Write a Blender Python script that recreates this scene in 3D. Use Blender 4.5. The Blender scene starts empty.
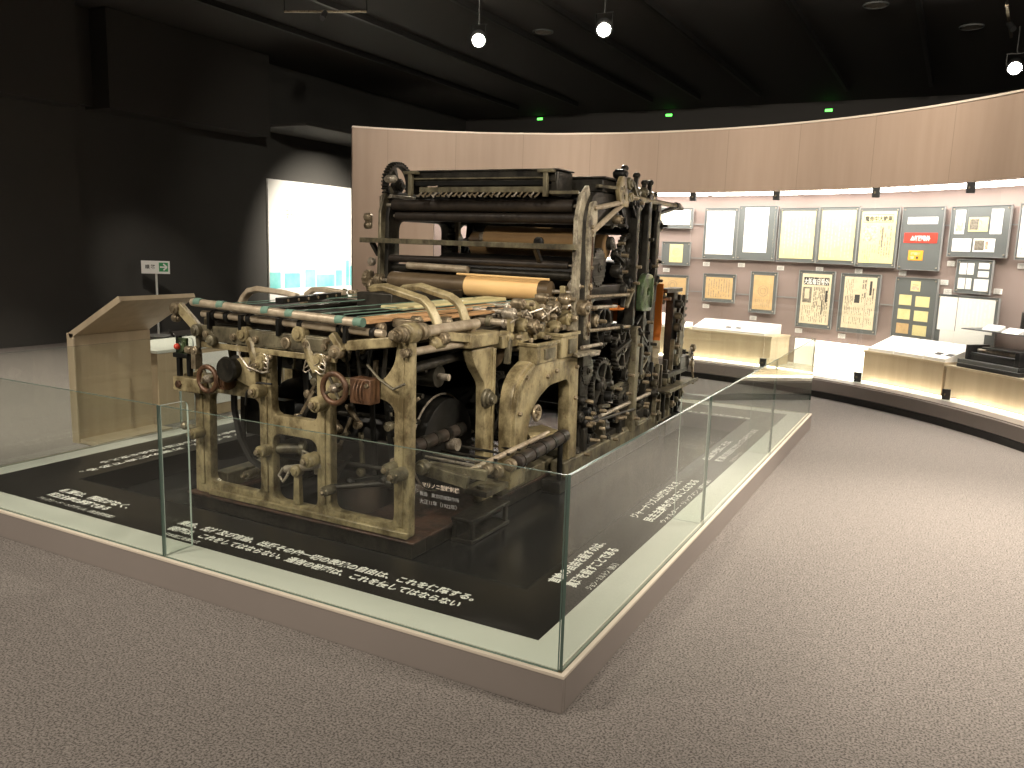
import bpy, bmesh, math, random
from mathutils import Vector, Matrix
random.seed(7)
sc = bpy.context.scene
COL = sc.collection
PI = math.pi

# ------------------------------------------------------------------ materials
def mat(name, base=(.5,.5,.5), rough=.5, metal=0, noise=None, bump=0, emit=None, spec=None, coat=0):
    """noise = (colour2, scale, lo, hi[, detail])"""
    m = bpy.data.materials.new(name); m.use_nodes = True
    nt = m.node_tree; b = nt.nodes['Principled BSDF']
    b.inputs['Base Color'].default_value = (*base, 1)
    b.inputs['Roughness'].default_value = rough
    b.inputs['Metallic'].default_value = metal
    if coat: b.inputs['Coat Weight'].default_value = coat
    if spec is not None: b.inputs['Specular IOR Level'].default_value = spec
    if emit:
        b.inputs['Emission Color'].default_value = (*emit[0], 1)
        b.inputs['Emission Strength'].default_value = emit[1]
    if noise:
        tc = nt.nodes.new('ShaderNodeTexCoord')
        n = nt.nodes.new('ShaderNodeTexNoise'); n.inputs['Scale'].default_value = noise[1]
        n.inputs['Detail'].default_value = noise[4] if len(noise) > 4 else 6
        n.inputs['Roughness'].default_value = .65
        nt.links.new(tc.outputs['Object'], n.inputs['Vector'])
        r = nt.nodes.new('ShaderNodeValToRGB')
        r.color_ramp.elements[0].position = noise[2]; r.color_ramp.elements[0].color = (*noise[0], 1)
        r.color_ramp.elements[1].position = noise[3]; r.color_ramp.elements[1].color = (*base, 1)
        nt.links.new(n.outputs['Fac'], r.inputs['Fac'])
        nt.links.new(r.outputs['Color'], b.inputs['Base Color'])
        if bump:
            bp = nt.nodes.new('ShaderNodeBump'); bp.inputs['Strength'].default_value = bump
            bp.inputs['Distance'].default_value = .01
            nt.links.new(n.outputs['Fac'], bp.inputs['Height'])
            nt.links.new(bp.outputs['Normal'], b.inputs['Normal'])
    return m

def painted(name, base, grime, rust, rough=.42, metal=.25, scale=7):
    """worn cast iron paint: large grime patches, fine chips and rust specks"""
    m = bpy.data.materials.new(name); m.use_nodes = True
    nt = m.node_tree; b = nt.nodes['Principled BSDF']; N = nt.nodes.new; L = nt.links.new
    tc = N('ShaderNodeTexCoord')
    n1 = N('ShaderNodeTexNoise'); n1.inputs['Scale'].default_value = scale; n1.inputs['Detail'].default_value = 7; n1.inputs['Roughness'].default_value = .7
    n2 = N('ShaderNodeTexNoise'); n2.inputs['Scale'].default_value = scale*5; n2.inputs['Detail'].default_value = 5
    mp = N('ShaderNodeMapping'); mp.inputs['Scale'].default_value = (1, 1, .7)
    L(tc.outputs['Object'], mp.inputs['Vector']); L(mp.outputs['Vector'], n1.inputs['Vector']); L(tc.outputs['Object'], n2.inputs['Vector'])
    r1 = N('ShaderNodeValToRGB'); e = r1.color_ramp.elements
    e[0].position = .38; e[0].color = (*grime, 1); e[1].position = .60; e[1].color = (*base, 1)
    k = r1.color_ramp.elements.new(.5); k.color = (*[(g*.45+c*.55) for g, c in zip(grime, base)], 1)
    r2 = N('ShaderNodeValToRGB'); e = r2.color_ramp.elements
    e[0].position = .62; e[0].color = (0, 0, 0, 1); e[1].position = .78; e[1].color = (1, 1, 1, 1)
    L(n1.outputs['Fac'], r1.inputs['Fac']); L(n2.outputs['Fac'], r2.inputs['Fac'])
    mx = N('ShaderNodeMix'); mx.data_type = 'RGBA'
    L(r2.outputs['Color'], mx.inputs['Factor']); L(r1.outputs['Color'], mx.inputs['A']); mx.inputs['B'].default_value = (*rust, 1)
    L(mx.outputs['Result'], b.inputs['Base Color'])
    rr = N('ShaderNodeMapRange'); rr.inputs['To Min'].default_value = rough-.15; rr.inputs['To Max'].default_value = rough+.2
    L(n2.outputs['Fac'], rr.inputs['Value']); L(rr.outputs['Result'], b.inputs['Roughness'])
    b.inputs['Metallic'].default_value = metal
    bp = N('ShaderNodeBump'); bp.inputs['Strength'].default_value = .35; bp.inputs['Distance'].default_value = .004
    L(n1.outputs['Fac'], bp.inputs['Height']); L(bp.outputs['Normal'], b.inputs['Normal'])
    return m

def wood(name, c1, c2, scale=6, axis=2, rough=.5):
    m = bpy.data.materials.new(name); m.use_nodes = True
    nt = m.node_tree; b = nt.nodes['Principled BSDF']; N = nt.nodes.new; L = nt.links.new
    tc = N('ShaderNodeTexCoord'); mp = N('ShaderNodeMapping'); s = [scale*4]*3; s[axis] = scale*.25
    mp.inputs['Scale'].default_value = s
    n = N('ShaderNodeTexNoise'); n.inputs['Scale'].default_value = 1; n.inputs['Detail'].default_value = 5
    r = N('ShaderNodeValToRGB'); e = r.color_ramp.elements
    e[0].position = .3; e[0].color = (*c1, 1); e[1].position = .7; e[1].color = (*c2, 1)
    L(tc.outputs['Object'], mp.inputs['Vector']); L(mp.outputs['Vector'], n.inputs['Vector']); L(n.outputs['Fac'], r.inputs['Fac']); L(r.outputs['Color'], b.inputs['Base Color'])
    b.inputs['Roughness'].default_value = rough
    return m

def glass_mat(name, tint, refl=1.0):
    """thin pane: clear body with a fresnel reflection"""
    m = bpy.data.materials.new(name); m.use_nodes = True
    nt = m.node_tree; nt.nodes.clear(); N = nt.nodes.new; L = nt.links.new
    o = N('ShaderNodeOutputMaterial'); mx = N('ShaderNodeMixShader'); t = N('ShaderNodeBsdfTransparent'); g = N('ShaderNodeBsdfGlossy')
    t.inputs['Color'].default_value = (*tint, 1); g.inputs['Roughness'].default_value = .01; g.inputs['Color'].default_value = (.95, 1, .97, 1)
    f = N('ShaderNodeFresnel'); f.inputs['IOR'].default_value = 1.45
    gm = N('ShaderNodeNewGeometry'); inv = N('ShaderNodeMath'); inv.operation = 'SUBTRACT'; inv.inputs[0].default_value = 1
    L(gm.outputs['Backfacing'], inv.inputs[1])
    mul = N('ShaderNodeMath'); mul.operation = 'MULTIPLY'; L(f.outputs['Fac'], mul.inputs[0]); L(inv.outputs[0], mul.inputs[1])
    mul2 = N('ShaderNodeMath'); mul2.operation = 'MULTIPLY'; mul2.use_clamp = True; mul2.inputs[1].default_value = 1.6*refl; L(mul.outputs[0], mul2.inputs[0])
    L(mul2.outputs[0], mx.inputs['Fac']); L(t.outputs[0], mx.inputs[1]); L(g.outputs[0], mx.inputs[2]); L(mx.outputs[0], o.inputs['Surface'])
    return m

M = {}
M['cream'] = painted('cream_enamel', (.38, .315, .175), (.10, .075, .036), (.10, .05, .022), .34, .1, 8)
M['pale'] = painted('chipped_pale_paint', (.46, .41, .30), (.075, .060, .042), (.05, .035, .022), .45, .2, 13)
M['olive'] = painted('olive_enamel', (.20, .175, .11), (.05, .042, .028), (.06, .035, .02), .4, .3, 7)
M['dark'] = painted('greasy_iron', (.050, .045, .035), (.014, .013, .011), (.06, .042, .028), .38, .5, 9)
M['black'] = mat('black_iron', (.018, .017, .015), .4, .4, ((.008, .008, .007), 12, .35, .65))
M['green'] = painted('green_iron', (.10, .15, .065), (.025, .032, .02), (.20, .19, .14), .3, .3, 14)
M['steel'] = painted('oiled_steel', (.55, .49, .40), (.22, .18, .13), (.10, .07, .045), .3, .5, 14)
M['bolt'] = painted('bolt_steel', (.38, .31, .21), (.13, .10, .06), (.12, .06, .03), .35, .6, 20)
M['rust'] = painted('rusty_brown_iron', (.15, .075, .038), (.045, .025, .015), (.05, .03, .02), .45, .3, 10)
M['base'] = painted('rust_red_base', (.085, .045, .030), (.02, .015, .012), (.13, .10, .08), .45, .1, 8)
M['brown'] = mat('brown_varnish_paper', (.42, .27, .13), .45, 0, ((.30, .18, .08), 5, .3, .7))
M['brass'] = mat('brown_drum', (.17, .12, .07), .4, .2, ((.08, .055, .03), 6, .3, .7))
M['paper'] = mat('newsprint', (.92, .62, .28), .5, 0, ((.84, .54, .23), 4, .3, .7))
M['orange'] = mat('orange_web', (.85, .26, .03), .6, 0, ((.7, .18, .02), 3, .3, .7))
M['tape'] = mat('green_tape', (.15, .25, .19), .7, 0, ((.09, .17, .13), 30, .3, .7))
M['board'] = wood('feed_board', (.42, .23, .10), (.66, .40, .20), 5, 1)
M['board2'] = wood('pale_feed_board', (.50, .45, .22), (.68, .62, .36), 5, 1)
M['rubber'] = mat('dark_roller_rubber', (.055, .042, .032), .45, .1, ((.02, .016, .013), 15, .3, .7))
M['roll'] = mat('worn_tube_roller', (.50, .42, .31), .4, .3, ((.28, .22, .15), 12, .35, .65))
M['leather'] = mat('black_belt', (.016, .015, .014), .5)
M['red'] = mat('red_knob', (.6, .06, .03), .4)
M['carpet'] = mat('carpet', (.250, .222, .203), .95, 0, ((.070, .060, .053), 125, .37, .57, 2))
def carpet_blotch(m):
    nt = m.node_tree; b = nt.nodes['Principled BSDF']; N = nt.nodes.new; L = nt.links.new
    src = b.inputs['Base Color'].links[0].from_socket
    tc = N('ShaderNodeTexCoord'); n = N('ShaderNodeTexNoise'); n.inputs['Scale'].default_value = 22; n.inputs['Detail'].default_value = 4
    L(tc.outputs['Object'], n.inputs['Vector'])
    r = N('ShaderNodeMapRange'); r.inputs['From Min'].default_value = .3; r.inputs['From Max'].default_value = .7; r.inputs['To Min'].default_value = .90; r.inputs['To Max'].default_value = 1.08
    L(n.outputs['Fac'], r.inputs['Value'])
    mx = N('ShaderNodeVectorMath'); mx.operation = 'SCALE'; L(src, mx.inputs[0]); L(r.outputs['Result'], mx.inputs['Scale']); L(mx.outputs[0], b.inputs['Base Color'])
carpet_blotch(M['carpet'])
M['taupe'] = mat('taupe_laminate', (.25, .215, .195), .45, 0, ((.23, .198, .18), 2, .3, .7))
M['white_lam'] = mat('white_laminate', (.66, .67, .60), .35, 0, ((.62, .63, .56), 2, .3, .7))
M['trim'] = mat('light_trim', (.66, .58, .48), .4)
M['vinyl'] = mat('black_vinyl', (.014, .013, .012), .33, 0, ((.010, .009, .008), 3, .3, .7), spec=.4)
M['pit'] = mat('pit_floor', (.017, .017, .016), .22, 0, ((.010, .010, .010), 4, .3, .7), spec=.5)
M['letter'] = mat('white_lettering', (.85, .84, .78), .6)
M['glass'] = glass_mat('clear_glass', (.955, .975, .96))
M['glass_edge'] = mat('glass_edge', (.13, .19, .16), .15, 0, spec=.6)
M['brace_edge'] = mat('pale_glass_edge', (.42, .48, .44), .15, 0, spec=.8)
M['caseglass'] = glass_mat('case_glass', (.985, .99, .985))
M['blackwall'] = mat('black_wall', (.065, .063, .057), .8, 0, ((.058, .056, .051), 1.5, .3, .7))
M['soffit'] = mat('dark_soffit', (.045, .042, .037), .8)
M['ceiling'] = mat('black_ceiling', (.055, .051, .047), .8)
M['beam'] = mat('dark_steel_beam', (.028, .027, .025), .5, .3)
M['fixture'] = mat('black_fixture', (.03, .03, .03), .4, .3)
M['lamp'] = mat('lamp_face', (1, 1, 1), .5, 0, emit=((1, .93, .80), 220))
M['strip'] = mat('case_light', (1, 1, 1), .5, 0, emit=((1, .95, .88), 14))
M['ledstrip'] = mat('led_strip', (1, 1, 1), .5, 0, emit=((1, .90, .74), 16))
M['lowpanel'] = mat('panel_gap_glow', (.9, .88, .8), .5, 0, emit=((1, .93, .80), 2.2))
M['exitlamp'] = mat('green_lamp', (.1, .8, .2), .5, 0, emit=((.15, 1, .12), 3))
M['casewall'] = mat('case_wall', (.32, .245, .22), .8, 0, ((.30, .23, .205), 2, .3, .7))
M['ply'] = wood('pale_plywood', (.50, .40, .27), (.60, .49, .34), 3, 2)
M['plyin'] = wood('plywood_face', (.44, .34, .22), (.53, .42, .28), 3, 2)
M['grey'] = mat('grey_board', (.115, .122, .118), .6)
M['acryl'] = mat('acrylic_edge', (.32, .32, .31), .2)
M['white'] = mat('white_card', (.88, .86, .82), .6)
M['news'] = mat('newspaper', (.74, .63, .43), .7, 0, ((.62, .52, .36), 14, .35, .65))
M['newsold'] = mat('aged_newspaper', (.60, .41, .20), .7, 0, ((.50, .34, .16), 14, .35, .65))
M['newsyellow'] = mat('yellow_newspaper', (.74, .66, .34), .7, 0, ((.68, .59, .28), 8, .35, .65))
M['newswhite'] = mat('white_newspaper', (.88, .86, .80), .7)
M['ink'] = mat('printing_ink', (.05, .045, .04), .7)
M['inkgrey'] = mat('grey_print', (.30, .26, .20), .7, 0, ((.12, .10, .08), 60, .4, .6))
M['inkred'] = mat('faded_red_print', (.55, .28, .20), .7, 0, ((.75, .6, .4), 30, .4, .6))
M['redcloth'] = mat('red_band', (.70, .045, .025), .6)
M['orangecloth'] = mat('orange_band', (.85, .36, .03), .6)
M['teal'] = mat('teal_print', (.18, .62, .62), .6, 0, ((.35, .78, .78), 3, .35, .65))
M['posterwhite'] = mat('poster_white', (.92, .92, .88), .5)
M['signgreen'] = mat('sign_green', (.05, .33, .12), .5)
M['plastic'] = mat('black_plastic', (.02, .02, .02), .35)
M['whiteboard'] = mat('white_metal_pole', (.7, .7, .66), .4)

# fascia: vertical wood grain with a thin seam every 0.9 m round the arc
def fascia_mat():
    m = bpy.data.materials.new('fascia_veneer'); m.use_nodes = True
    nt = m.node_tree; b = nt.nodes['Principled BSDF']; N = nt.nodes.new; L = nt.links.new
    tc = N('ShaderNodeTexCoord'); sp = N('ShaderNodeSeparateXYZ'); L(tc.outputs['Object'], sp.inputs[0])
    at = N('ShaderNodeMath'); at.operation = 'ARCTAN2'; L(sp.outputs['X'], at.inputs[0]); L(sp.outputs['Y'], at.inputs[1])
    ml = N('ShaderNodeMath'); ml.operation = 'MULTIPLY'; ml.inputs[1].default_value = 5.2/.9; L(at.outputs[0], ml.inputs[0])
    fr = N('ShaderNodeMath'); fr.operation = 'FRACT'; L(ml.outputs[0], fr.inputs[0])
    lt = N('ShaderNodeMath'); lt.operation = 'LESS_THAN'; lt.inputs[1].default_value = .008; L(fr.outputs[0], lt.inputs[0])
    cb = N('ShaderNodeCombineXYZ'); m2 = N('ShaderNodeMath'); m2.operation = 'MULTIPLY'; m2.inputs[1].default_value = 60; L(at.outputs[0], m2.inputs[0])
    L(m2.outputs[0], cb.inputs[0]); L(sp.outputs['Z'], cb.inputs[2])
    n = N('ShaderNodeTexNoise'); n.inputs['Scale'].default_value = 1; n.inputs['Detail'].default_value = 4; L(cb.outputs[0], n.inputs['Vector'])
    r = N('ShaderNodeValToRGB'); e = r.color_ramp.elements
    e[0].position = .3; e[0].color = (.335, .245, .185, 1); e[1].position = .7; e[1].color = (.37, .275, .21, 1)
    L(n.outputs['Fac'], r.inputs['Fac'])
    mx = N('ShaderNodeMix'); mx.data_type = 'RGBA'; L(lt.outputs[0], mx.inputs['Factor']); L(r.outputs['Color'], mx.inputs['A']); mx.inputs['B'].default_value = (.25, .185, .14, 1)
    L(mx.outputs['Result'], b.inputs['Base Color']); b.inputs['Roughness'].default_value = .6
    return m
M['fascia'] = fascia_mat()

# ------------------------------------------------------------------ builders
ORG = {}
PMAT = None     # set while the rear half of the press is built: its depth was first measured on too far a plane
def link(name, me, m, parent=None, bevel=0):
    if PMAT is not None: me.transform(PMAT)
    o = bpy.data.objects.new(name, me); COL.objects.link(o)
    if m is not None:
        me.materials.clear(); me.materials.append(m if not isinstance(m, str) else M[m])
    if parent is not None:
        o.parent = parent
        w = wloc(parent); o.location = -w if False else (0, 0, 0)
        me.transform(Matrix.Translation(-w))
    if bevel:
        b = o.modifiers.new('edge', 'BEVEL'); b.width = bevel; b.segments = 2; b.limit_method = 'ANGLE'; b.angle_limit = .6
    return o
def wloc(o):
    v = Vector((0, 0, 0))
    while o is not None:
        v += o.location; o = o.parent
    return v
def V(*a): return Vector(a)

class B:
    """collects world-space shapes for one mesh"""
    def __init__(s): s.bm = bmesh.new()
    def _frame(s, d):
        d = d.normalized(); a = V(0, 0, 1) if abs(d.z) < .95 else V(0, 1, 0)
        x = d.cross(a).normalized(); y = x.cross(d).normalized()
        return x, y, d
    def box(s, a, b):
        """axis-aligned box between two corners"""
        x0, y0, z0 = a; x1, y1, z1 = b
        vs = [s.bm.verts.new(p) for p in ((x0, y0, z0), (x1, y0, z0), (x1, y1, z0), (x0, y1, z0), (x0, y0, z1), (x1, y0, z1), (x1, y1, z1), (x0, y1, z1))]
        for f in ((0, 3, 2, 1), (4, 5, 6, 7), (0, 1, 5, 4), (1, 2, 6, 5), (2, 3, 7, 6), (3, 0, 4, 7)): s.bm.faces.new([vs[i] for i in f])
        return s
    def bar(s, p, q, w, h, w2=None, h2=None):
        """rectangular bar from p to q; w across, h upward"""
        p, q = V(*p), V(*q); x, y, d = s._frame(q-p); w2 = w2 or w; h2 = h2 or h
        A = [s.bm.verts.new(p+x*i*w/2+y*j*h/2) for i, j in ((-1, -1), (1, -1), (1, 1), (-1, 1))]
        C = [s.bm.verts.new(q+x*i*w2/2+y*j*h2/2) for i, j in ((-1, -1), (1, -1), (1, 1), (-1, 1))]
        s.bm.faces.new(A[::-1]); s.bm.faces.new(C)
        for i in range(4): s.bm.faces.new((A[i], A[(i+1) % 4], C[(i+1) % 4], C[i]))
        return s
    def lathe(s, p, q, prof, n=20):
        """prof: list of (t along p->q 0..1, radius)"""
        p, q = V(*p), V(*q); x, y, d = s._frame(q-p); rings = []
        for t, r in prof:
            c = p.lerp(q, t)
            rings.append([s.bm.verts.new(c+(x*math.cos(2*PI*k/n)+y*math.sin(2*PI*k/n))*r) for k in range(n)])
        for a, b in zip(rings, rings[1:]):
            for k in range(n): s.bm.faces.new((a[k], a[(k+1) % n], b[(k+1) % n], b[k]))
        s.bm.faces.new(rings[0][::-1]); s.bm.faces.new(rings[-1])
        return s
    def rod(s, p, q, r, n=14, r2=None):
        return s.lathe(p, q, [(0, r), (1, r2 or r)], n)
    def hub(s, c, ax, r, w, n=18):
        """boss with a stepped face, centred at c along ax"""
        c = V(*c); a = V(*ax).normalized()
        return s.lathe(c-a*w/2, c+a*w/2, [(0, r*.55), (.12, r*.6), (.14, r*.92), (.2, r), (.8, r), (.86, r*.92), (.88, r*.6), (1, r*.5)], n)
    def nut(s, c, ax, r, w):
        c = V(*c); a = V(*ax).normalized()
        return s.lathe(c-a*w/2, c+a*w/2, [(0, r), (.8, r), (1, r*.8)], 6)
    def ball(s, c, r, n=14):
        bmesh.ops.create_uvsphere(s.bm, u_segments=n, v_segments=n//2+1, radius=r, matrix=Matrix.Translation(c)); return s
    def path(s, pts, r, n=8, flat=None):
        """swept tube (or flat strap: flat=(w,h)) through points"""
        P = [V(*p) for p in pts]; rings = []
        up = None
        for i, p in enumerate(P):
            d = (P[min(i+1, len(P)-1)]-P[max(i-1, 0)]).normalized()
            if up is None:
                a = V(0, 0, 1) if abs(d.z) < .9 else V(1, 0, 0)
                x = d.cross(a).normalized()
            else:
                x = (up - d*up.dot(d)).normalized()
            up = x; y = x.cross(d).normalized()
            if flat: ring = [p+x*i2*flat[0]/2+y*j2*flat[1]/2 for i2, j2 in ((-1, -1), (1, -1), (1, 1), (-1, 1))]
            else: ring = [p+(x*math.cos(2*PI*k/n)+y*math.sin(2*PI*k/n))*r for k in range(n)]
            rings.append([s.bm.verts.new(v) for v in ring])
        m = len(rings[0])
        for a, b in zip(rings, rings[1:]):
            for k in range(m): s.bm.faces.new((a[k], a[(k+1) % m], b[(k+1) % m], b[k]))
        s.bm.faces.new(rings[0][::-1]); s.bm.faces.new(rings[-1])
        return s
    def ring(s, c, ax, R, r, n=28, m=10, sq=None):
        """torus about ax"""
        c = V(*c); x, y, d = s._frame(V(*ax)); rings = []
        for k in range(n):
            a = 2*PI*k/n; u = x*math.cos(a)+y*math.sin(a)
            if sq: ring = [c+u*(R+i*sq[0]/2)+d*j*sq[1]/2 for i, j in ((-1, -1), (1, -1), (1, 1), (-1, 1))]
            else: ring = [c+u*(R+r*math.cos(2*PI*j/m))+d*r*math.sin(2*PI*j/m) for j in range(m)]
            rings.append([s.bm.verts.new(v) for v in ring])
        q = len(rings[0])
        for i in range(n):
            a, b = rings[i], rings[(i+1) % n]
            for k in range(q): s.bm.faces.new((a[k], a[(k+1) % q], b[(k+1) % q], b[k]))
        return s
    def make(s, name, m, parent=None, bevel=0, label=None):
        bmesh.ops.recalc_face_normals(s.bm, faces=s.bm.faces)
        me = bpy.data.meshes.new(name)
        s.bm.to_mesh(me); s.bm.free()
        smooth(me)
        o = link(name, me, m, parent, bevel)
        if label: o['label'] = label
        return o

def smooth(me, ang=.6):
    for p in me.polygons: p.use_smooth = True
    me.set_sharp_from_angle(angle=ang)

def fillet(pts, r, seg=5):
    """round every corner of a closed 2-D polygon; r scalar or list"""
    out = []; n = len(pts)
    for i, p in enumerate(pts):
        ri = r[i] if isinstance(r, (list, tuple)) else r
        a, b, c = Vector(pts[i-1]), Vector(p), Vector(pts[(i+1) % n])
        u, w = (a-b), (c-b)
        if ri <= 0 or u.length < 1e-6 or w.length < 1e-6: out.append(tuple(b)); continue
        rr = min(ri, u.length*.49, w.length*.49)
        p0, p1 = b+u.normalized()*rr, b+w.normalized()*rr
        for k in range(seg+1):
            t = k/seg; out.append(tuple(p0*(1-t)**2 + b*2*t*(1-t) + p1*t*t))
    return out

def plate(name, axis, pos, outer, holes, t, m, parent=None, bevel=.004, label=None):
    """extruded plate with holes; axis 'x': coords (y,z) at x=pos; 'y': (x,z) at y=pos; 'z': (x,y) at z=pos"""
    cu = bpy.data.curves.new('c', 'CURVE'); cu.dimensions = '2D'; cu.fill_mode = 'BOTH'
    cu.extrude = max(t/2-bevel, .0004); cu.bevel_depth = bevel; cu.bevel_resolution = 1
    cu.offset = -bevel
    for poly in [outer]+list(holes):
        sp = cu.splines.new('POLY'); sp.points.add(len(poly)-1); sp.use_cyclic_u = True
        for q, c in zip(sp.points, poly): q.co = (c[0], c[1], 0, 1)
    o = bpy.data.objects.new('c', cu)
    me = bpy.data.meshes.new_from_object(o); bpy.data.objects.remove(o); bpy.data.curves.remove(cu)
    for v in me.vertices:
        a, b, c = v.co
        v.co = {'x': (pos+c, a, b), 'y': (a, pos-c, b), 'z': (a, b, pos+c)}[axis]
    bm = bmesh.new(); bm.from_mesh(me)
    bmesh.ops.remove_doubles(bm, verts=bm.verts, dist=1e-5)
    bmesh.ops.recalc_face_normals(bm, faces=bm.faces); bm.to_mesh(me); bm.free()
    me.name = name; smooth(me, .5)
    ob = link(name, me, m, parent)
    if label: ob['label'] = label
    return ob

def gear_poly(cy, cz, R, teeth, h=.012, ph=0):
    pts = []
    for k in range(teeth):
        a = 2*PI*(k+ph)/teeth; s = 2*PI/teeth
        for f, r in ((-.28, R-h), (-.16, R), (.16, R), (.28, R-h)): pts.append((cy+r*math.cos(a+f*s), cz+r*math.sin(a+f*s)))
    return pts
def circ(cy, cz, R, n=24, a0=0, a1=2*PI): return [(cy+R*math.cos(a0+(a1-a0)*k/n), cz+R*math.sin(a0+(a1-a0)*k/n)) for k in range(n)]
def sector(cy, cz, r0, r1, a0, a1, n=8):
    o = [(cy+r1*math.cos(a0+(a1-a0)*k/n), cz+r1*math.sin(a0+(a1-a0)*k/n)) for k in range(n+1)]
    o += [(cy+r0*math.cos(a1+(a0-a1)*k/n), cz+r0*math.sin(a1+(a0-a1)*k/n)) for k in range(n+1)]
    return o
def gear(axis, pos, cy, cz, R, teeth, t, m, parent, spokes=5, label=None, rim=.8, hubr=.25, name='gear', ph=0):
    holes = []
    if spokes:
        for k in range(spokes):
            a = 2*PI*k/spokes
            holes.append(fillet(sector(cy, cz, R*hubr*1.25, R*rim, a+.16, a+2*PI/spokes-.16), .01, 2))
    g = plate(name, axis, pos, gear_poly(cy, cz, R, teeth, R*.09, ph), holes, t, m, parent, .002, label)
    c = (pos, cy, cz) if axis == 'x' else (cy, pos, cz)
    B().hub(c, (1, 0, 0) if axis == 'x' else (0, 1, 0), R*hubr, t*2.0).make('hub', m, g)
    return g

def text(body, width, mtx, m, parent, name='lettering', bold=.012, thick=.0006, height=None):
    cu = bpy.data.curves.new('t', 'FONT'); cu.body = body; cu.size = 1; cu.extrude = .0; cu.offset = bold
    cu.resolution_u = 2
    o = bpy.data.objects.new('t', cu); COL.objects.link(o)
    dg = bpy.context.evaluated_depsgraph_get()
    me = bpy.data.meshes.new_from_object(o.evaluated_get(dg)); bpy.data.objects.remove(o); bpy.data.curves.remove(cu)
    xs = [v.co.x for v in me.vertices]; w = max(xs)-min(xs); s = width/w; sy = s if height is None else height
    me.transform(mtx @ Matrix.Diagonal((s, sy, s, 1)) @ Matrix.Translation((-min(xs), 0, 0)))
    me.name = name
    return link(name, me, m, parent)

def thing(name, label, cat, loc=(0, 0, 0), group=None):
    o = bpy.data.objects.new(name, None); COL.objects.link(o); o.location = loc; o.empty_display_size = .1
    return tag(o, label, cat, group)
def tag(o, label, cat, group=None):
    o['label'] = label; o['category'] = cat
    if group: o['group'] = group
    return o
def struct(o): o['kind'] = 'structure'; return o

# ================================================================== SETTING
CX, CY = -2.47, 2.80          # centre of the curved display wall
def pol(r, deg, z=0): a = math.radians(deg); return V(CX+r*math.sin(a), CY+r*math.cos(a), z)

struct(B().box((-10.3, -7, -.1), (8, 16, 0)).make('floor', 'carpet'))
struct(B().box((-10.4, -7, 4.6), (8, 16, 4.7)).make('ceiling', 'ceiling'))
struct(B().box((-10.34, 5.27, 0), (-10.14, 16, 4.6)).make('wall_left', 'blackwall'))
struct(B().box((-10.34, -7, 0), (-9.98, 5.27, 4.6)).make('wall_west', 'blackwall'))
struct(B().box((-10.3, 15.9, 0), (8, 16, 4.6)).make('wall_back', 'ceiling'))
struct(B().box((7.9, -7, 0), (8, 15.9, 4.6)).make('wall_right', 'blackwall'))
struct(B().box((-10.3, -7, 0), (8, -6.9, 4.6)).make('wall_front', 'blackwall'))
# hanging bulkhead along the left wall, in three boxes with a recess between two of them
bk = B().box((-9.97, -6.8, 3.22), (-9.6, 5.08, 4.59)); bk.box((-10.13, 5.53, 3.26), (-9.6, 8.6, 4.59)); bk.box((-10.13, 5.28, 3.3), (-9.95, 5.53, 4.59))
o = struct(bk.make('trim_1', 'soffit'))
struct(B().box((-10.13, 8.62, 3.42), (-8.8, 11.6, 3.46)).make('trim_2', 'soffit'))
# ceiling beams running away from the viewer
for i, x in enumerate((-7.96, -6.52, -4.86, -3.87, -2.69, -1.10, .28, 1.9)):
    struct(B().box((x-.03, -4, 4.52), (x+.03, 14.5, 4.6)).make('trim_%d' % (i+3), 'beam'))

# carpet is flat; the curved wall: fascia above, solid drum to the left of the showcase
def arc_solid(bm_, r0, r1, z0, z1, a0, a1, n=48):
    R = []
    for k in range(n+1):
        a = a0+(a1-a0)*k/n
        R.append([bm_.bm.verts.new(pol(r, a, z)) for r, z in ((r0, z0), (r1, z0), (r1, z1), (r0, z1))])
    for p, q in zip(R, R[1:]):
        for i in range(4): bm_.bm.faces.new((p[i], p[(i+1) % 4], q[(i+1) % 4], q[i]))
    bm_.bm.faces.new(R[0]); bm_.bm.faces.new(R[-1][::-1])
    return bm_
def arc_obj(name, m, *a, parent=None, **k):
    o = arc_solid(B(), *a, **k).make(name, m, parent)
    if parent is None:                      # origin at the arc's centre (the veneer seams follow the angle)
        o.data.transform(Matrix.Translation((-CX, -CY, 0))); o.location = (CX, CY, 0)
    return o
A0, A1, AC = -44.7, 82, -32.8               # wall start, end, showcase start (degrees from +y)
w = B(); arc_solid(w, 5.2, 5.34, 2.27, 3.0, AC, A1, 60); arc_solid(w, 5.2, 5.34, 0, 3.0, A0, AC, 10)
o = w.make('wall_curved', 'fascia'); o.data.transform(Matrix.Translation((-CX, -CY, 0))); o.location = (CX, CY, 0); struct(o)
struct(arc_obj('trim_15', 'trim', 5.19, 5.35, 3.0, 3.02, A0, A1))
struct(arc_obj('wall_showcase', 'casewall', 5.95, 6.05, .2, 2.40, AC, A1))
struct(arc_obj('trim_16', 'casewall', 5.34, 6.05, 2.30, 2.40, AC, A1))
struct(arc_obj('trim_17', 'white_lam', 5.12, 5.95, .12, .2, AC, A1))        # showcase floor
struct(arc_obj('trim_18', 'taupe', 4.95, 5.12, .0, .2, AC+.2, A1))          # step in front of the glass
struct(arc_obj('trim_19', 'taupe', 4.92, 4.95, .07, .19, AC+.2, A1))
struct(arc_obj('trim_20', 'vinyl', 4.915, 4.95, .0, .065, AC+.2, A1))       # dark toe recess
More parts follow.
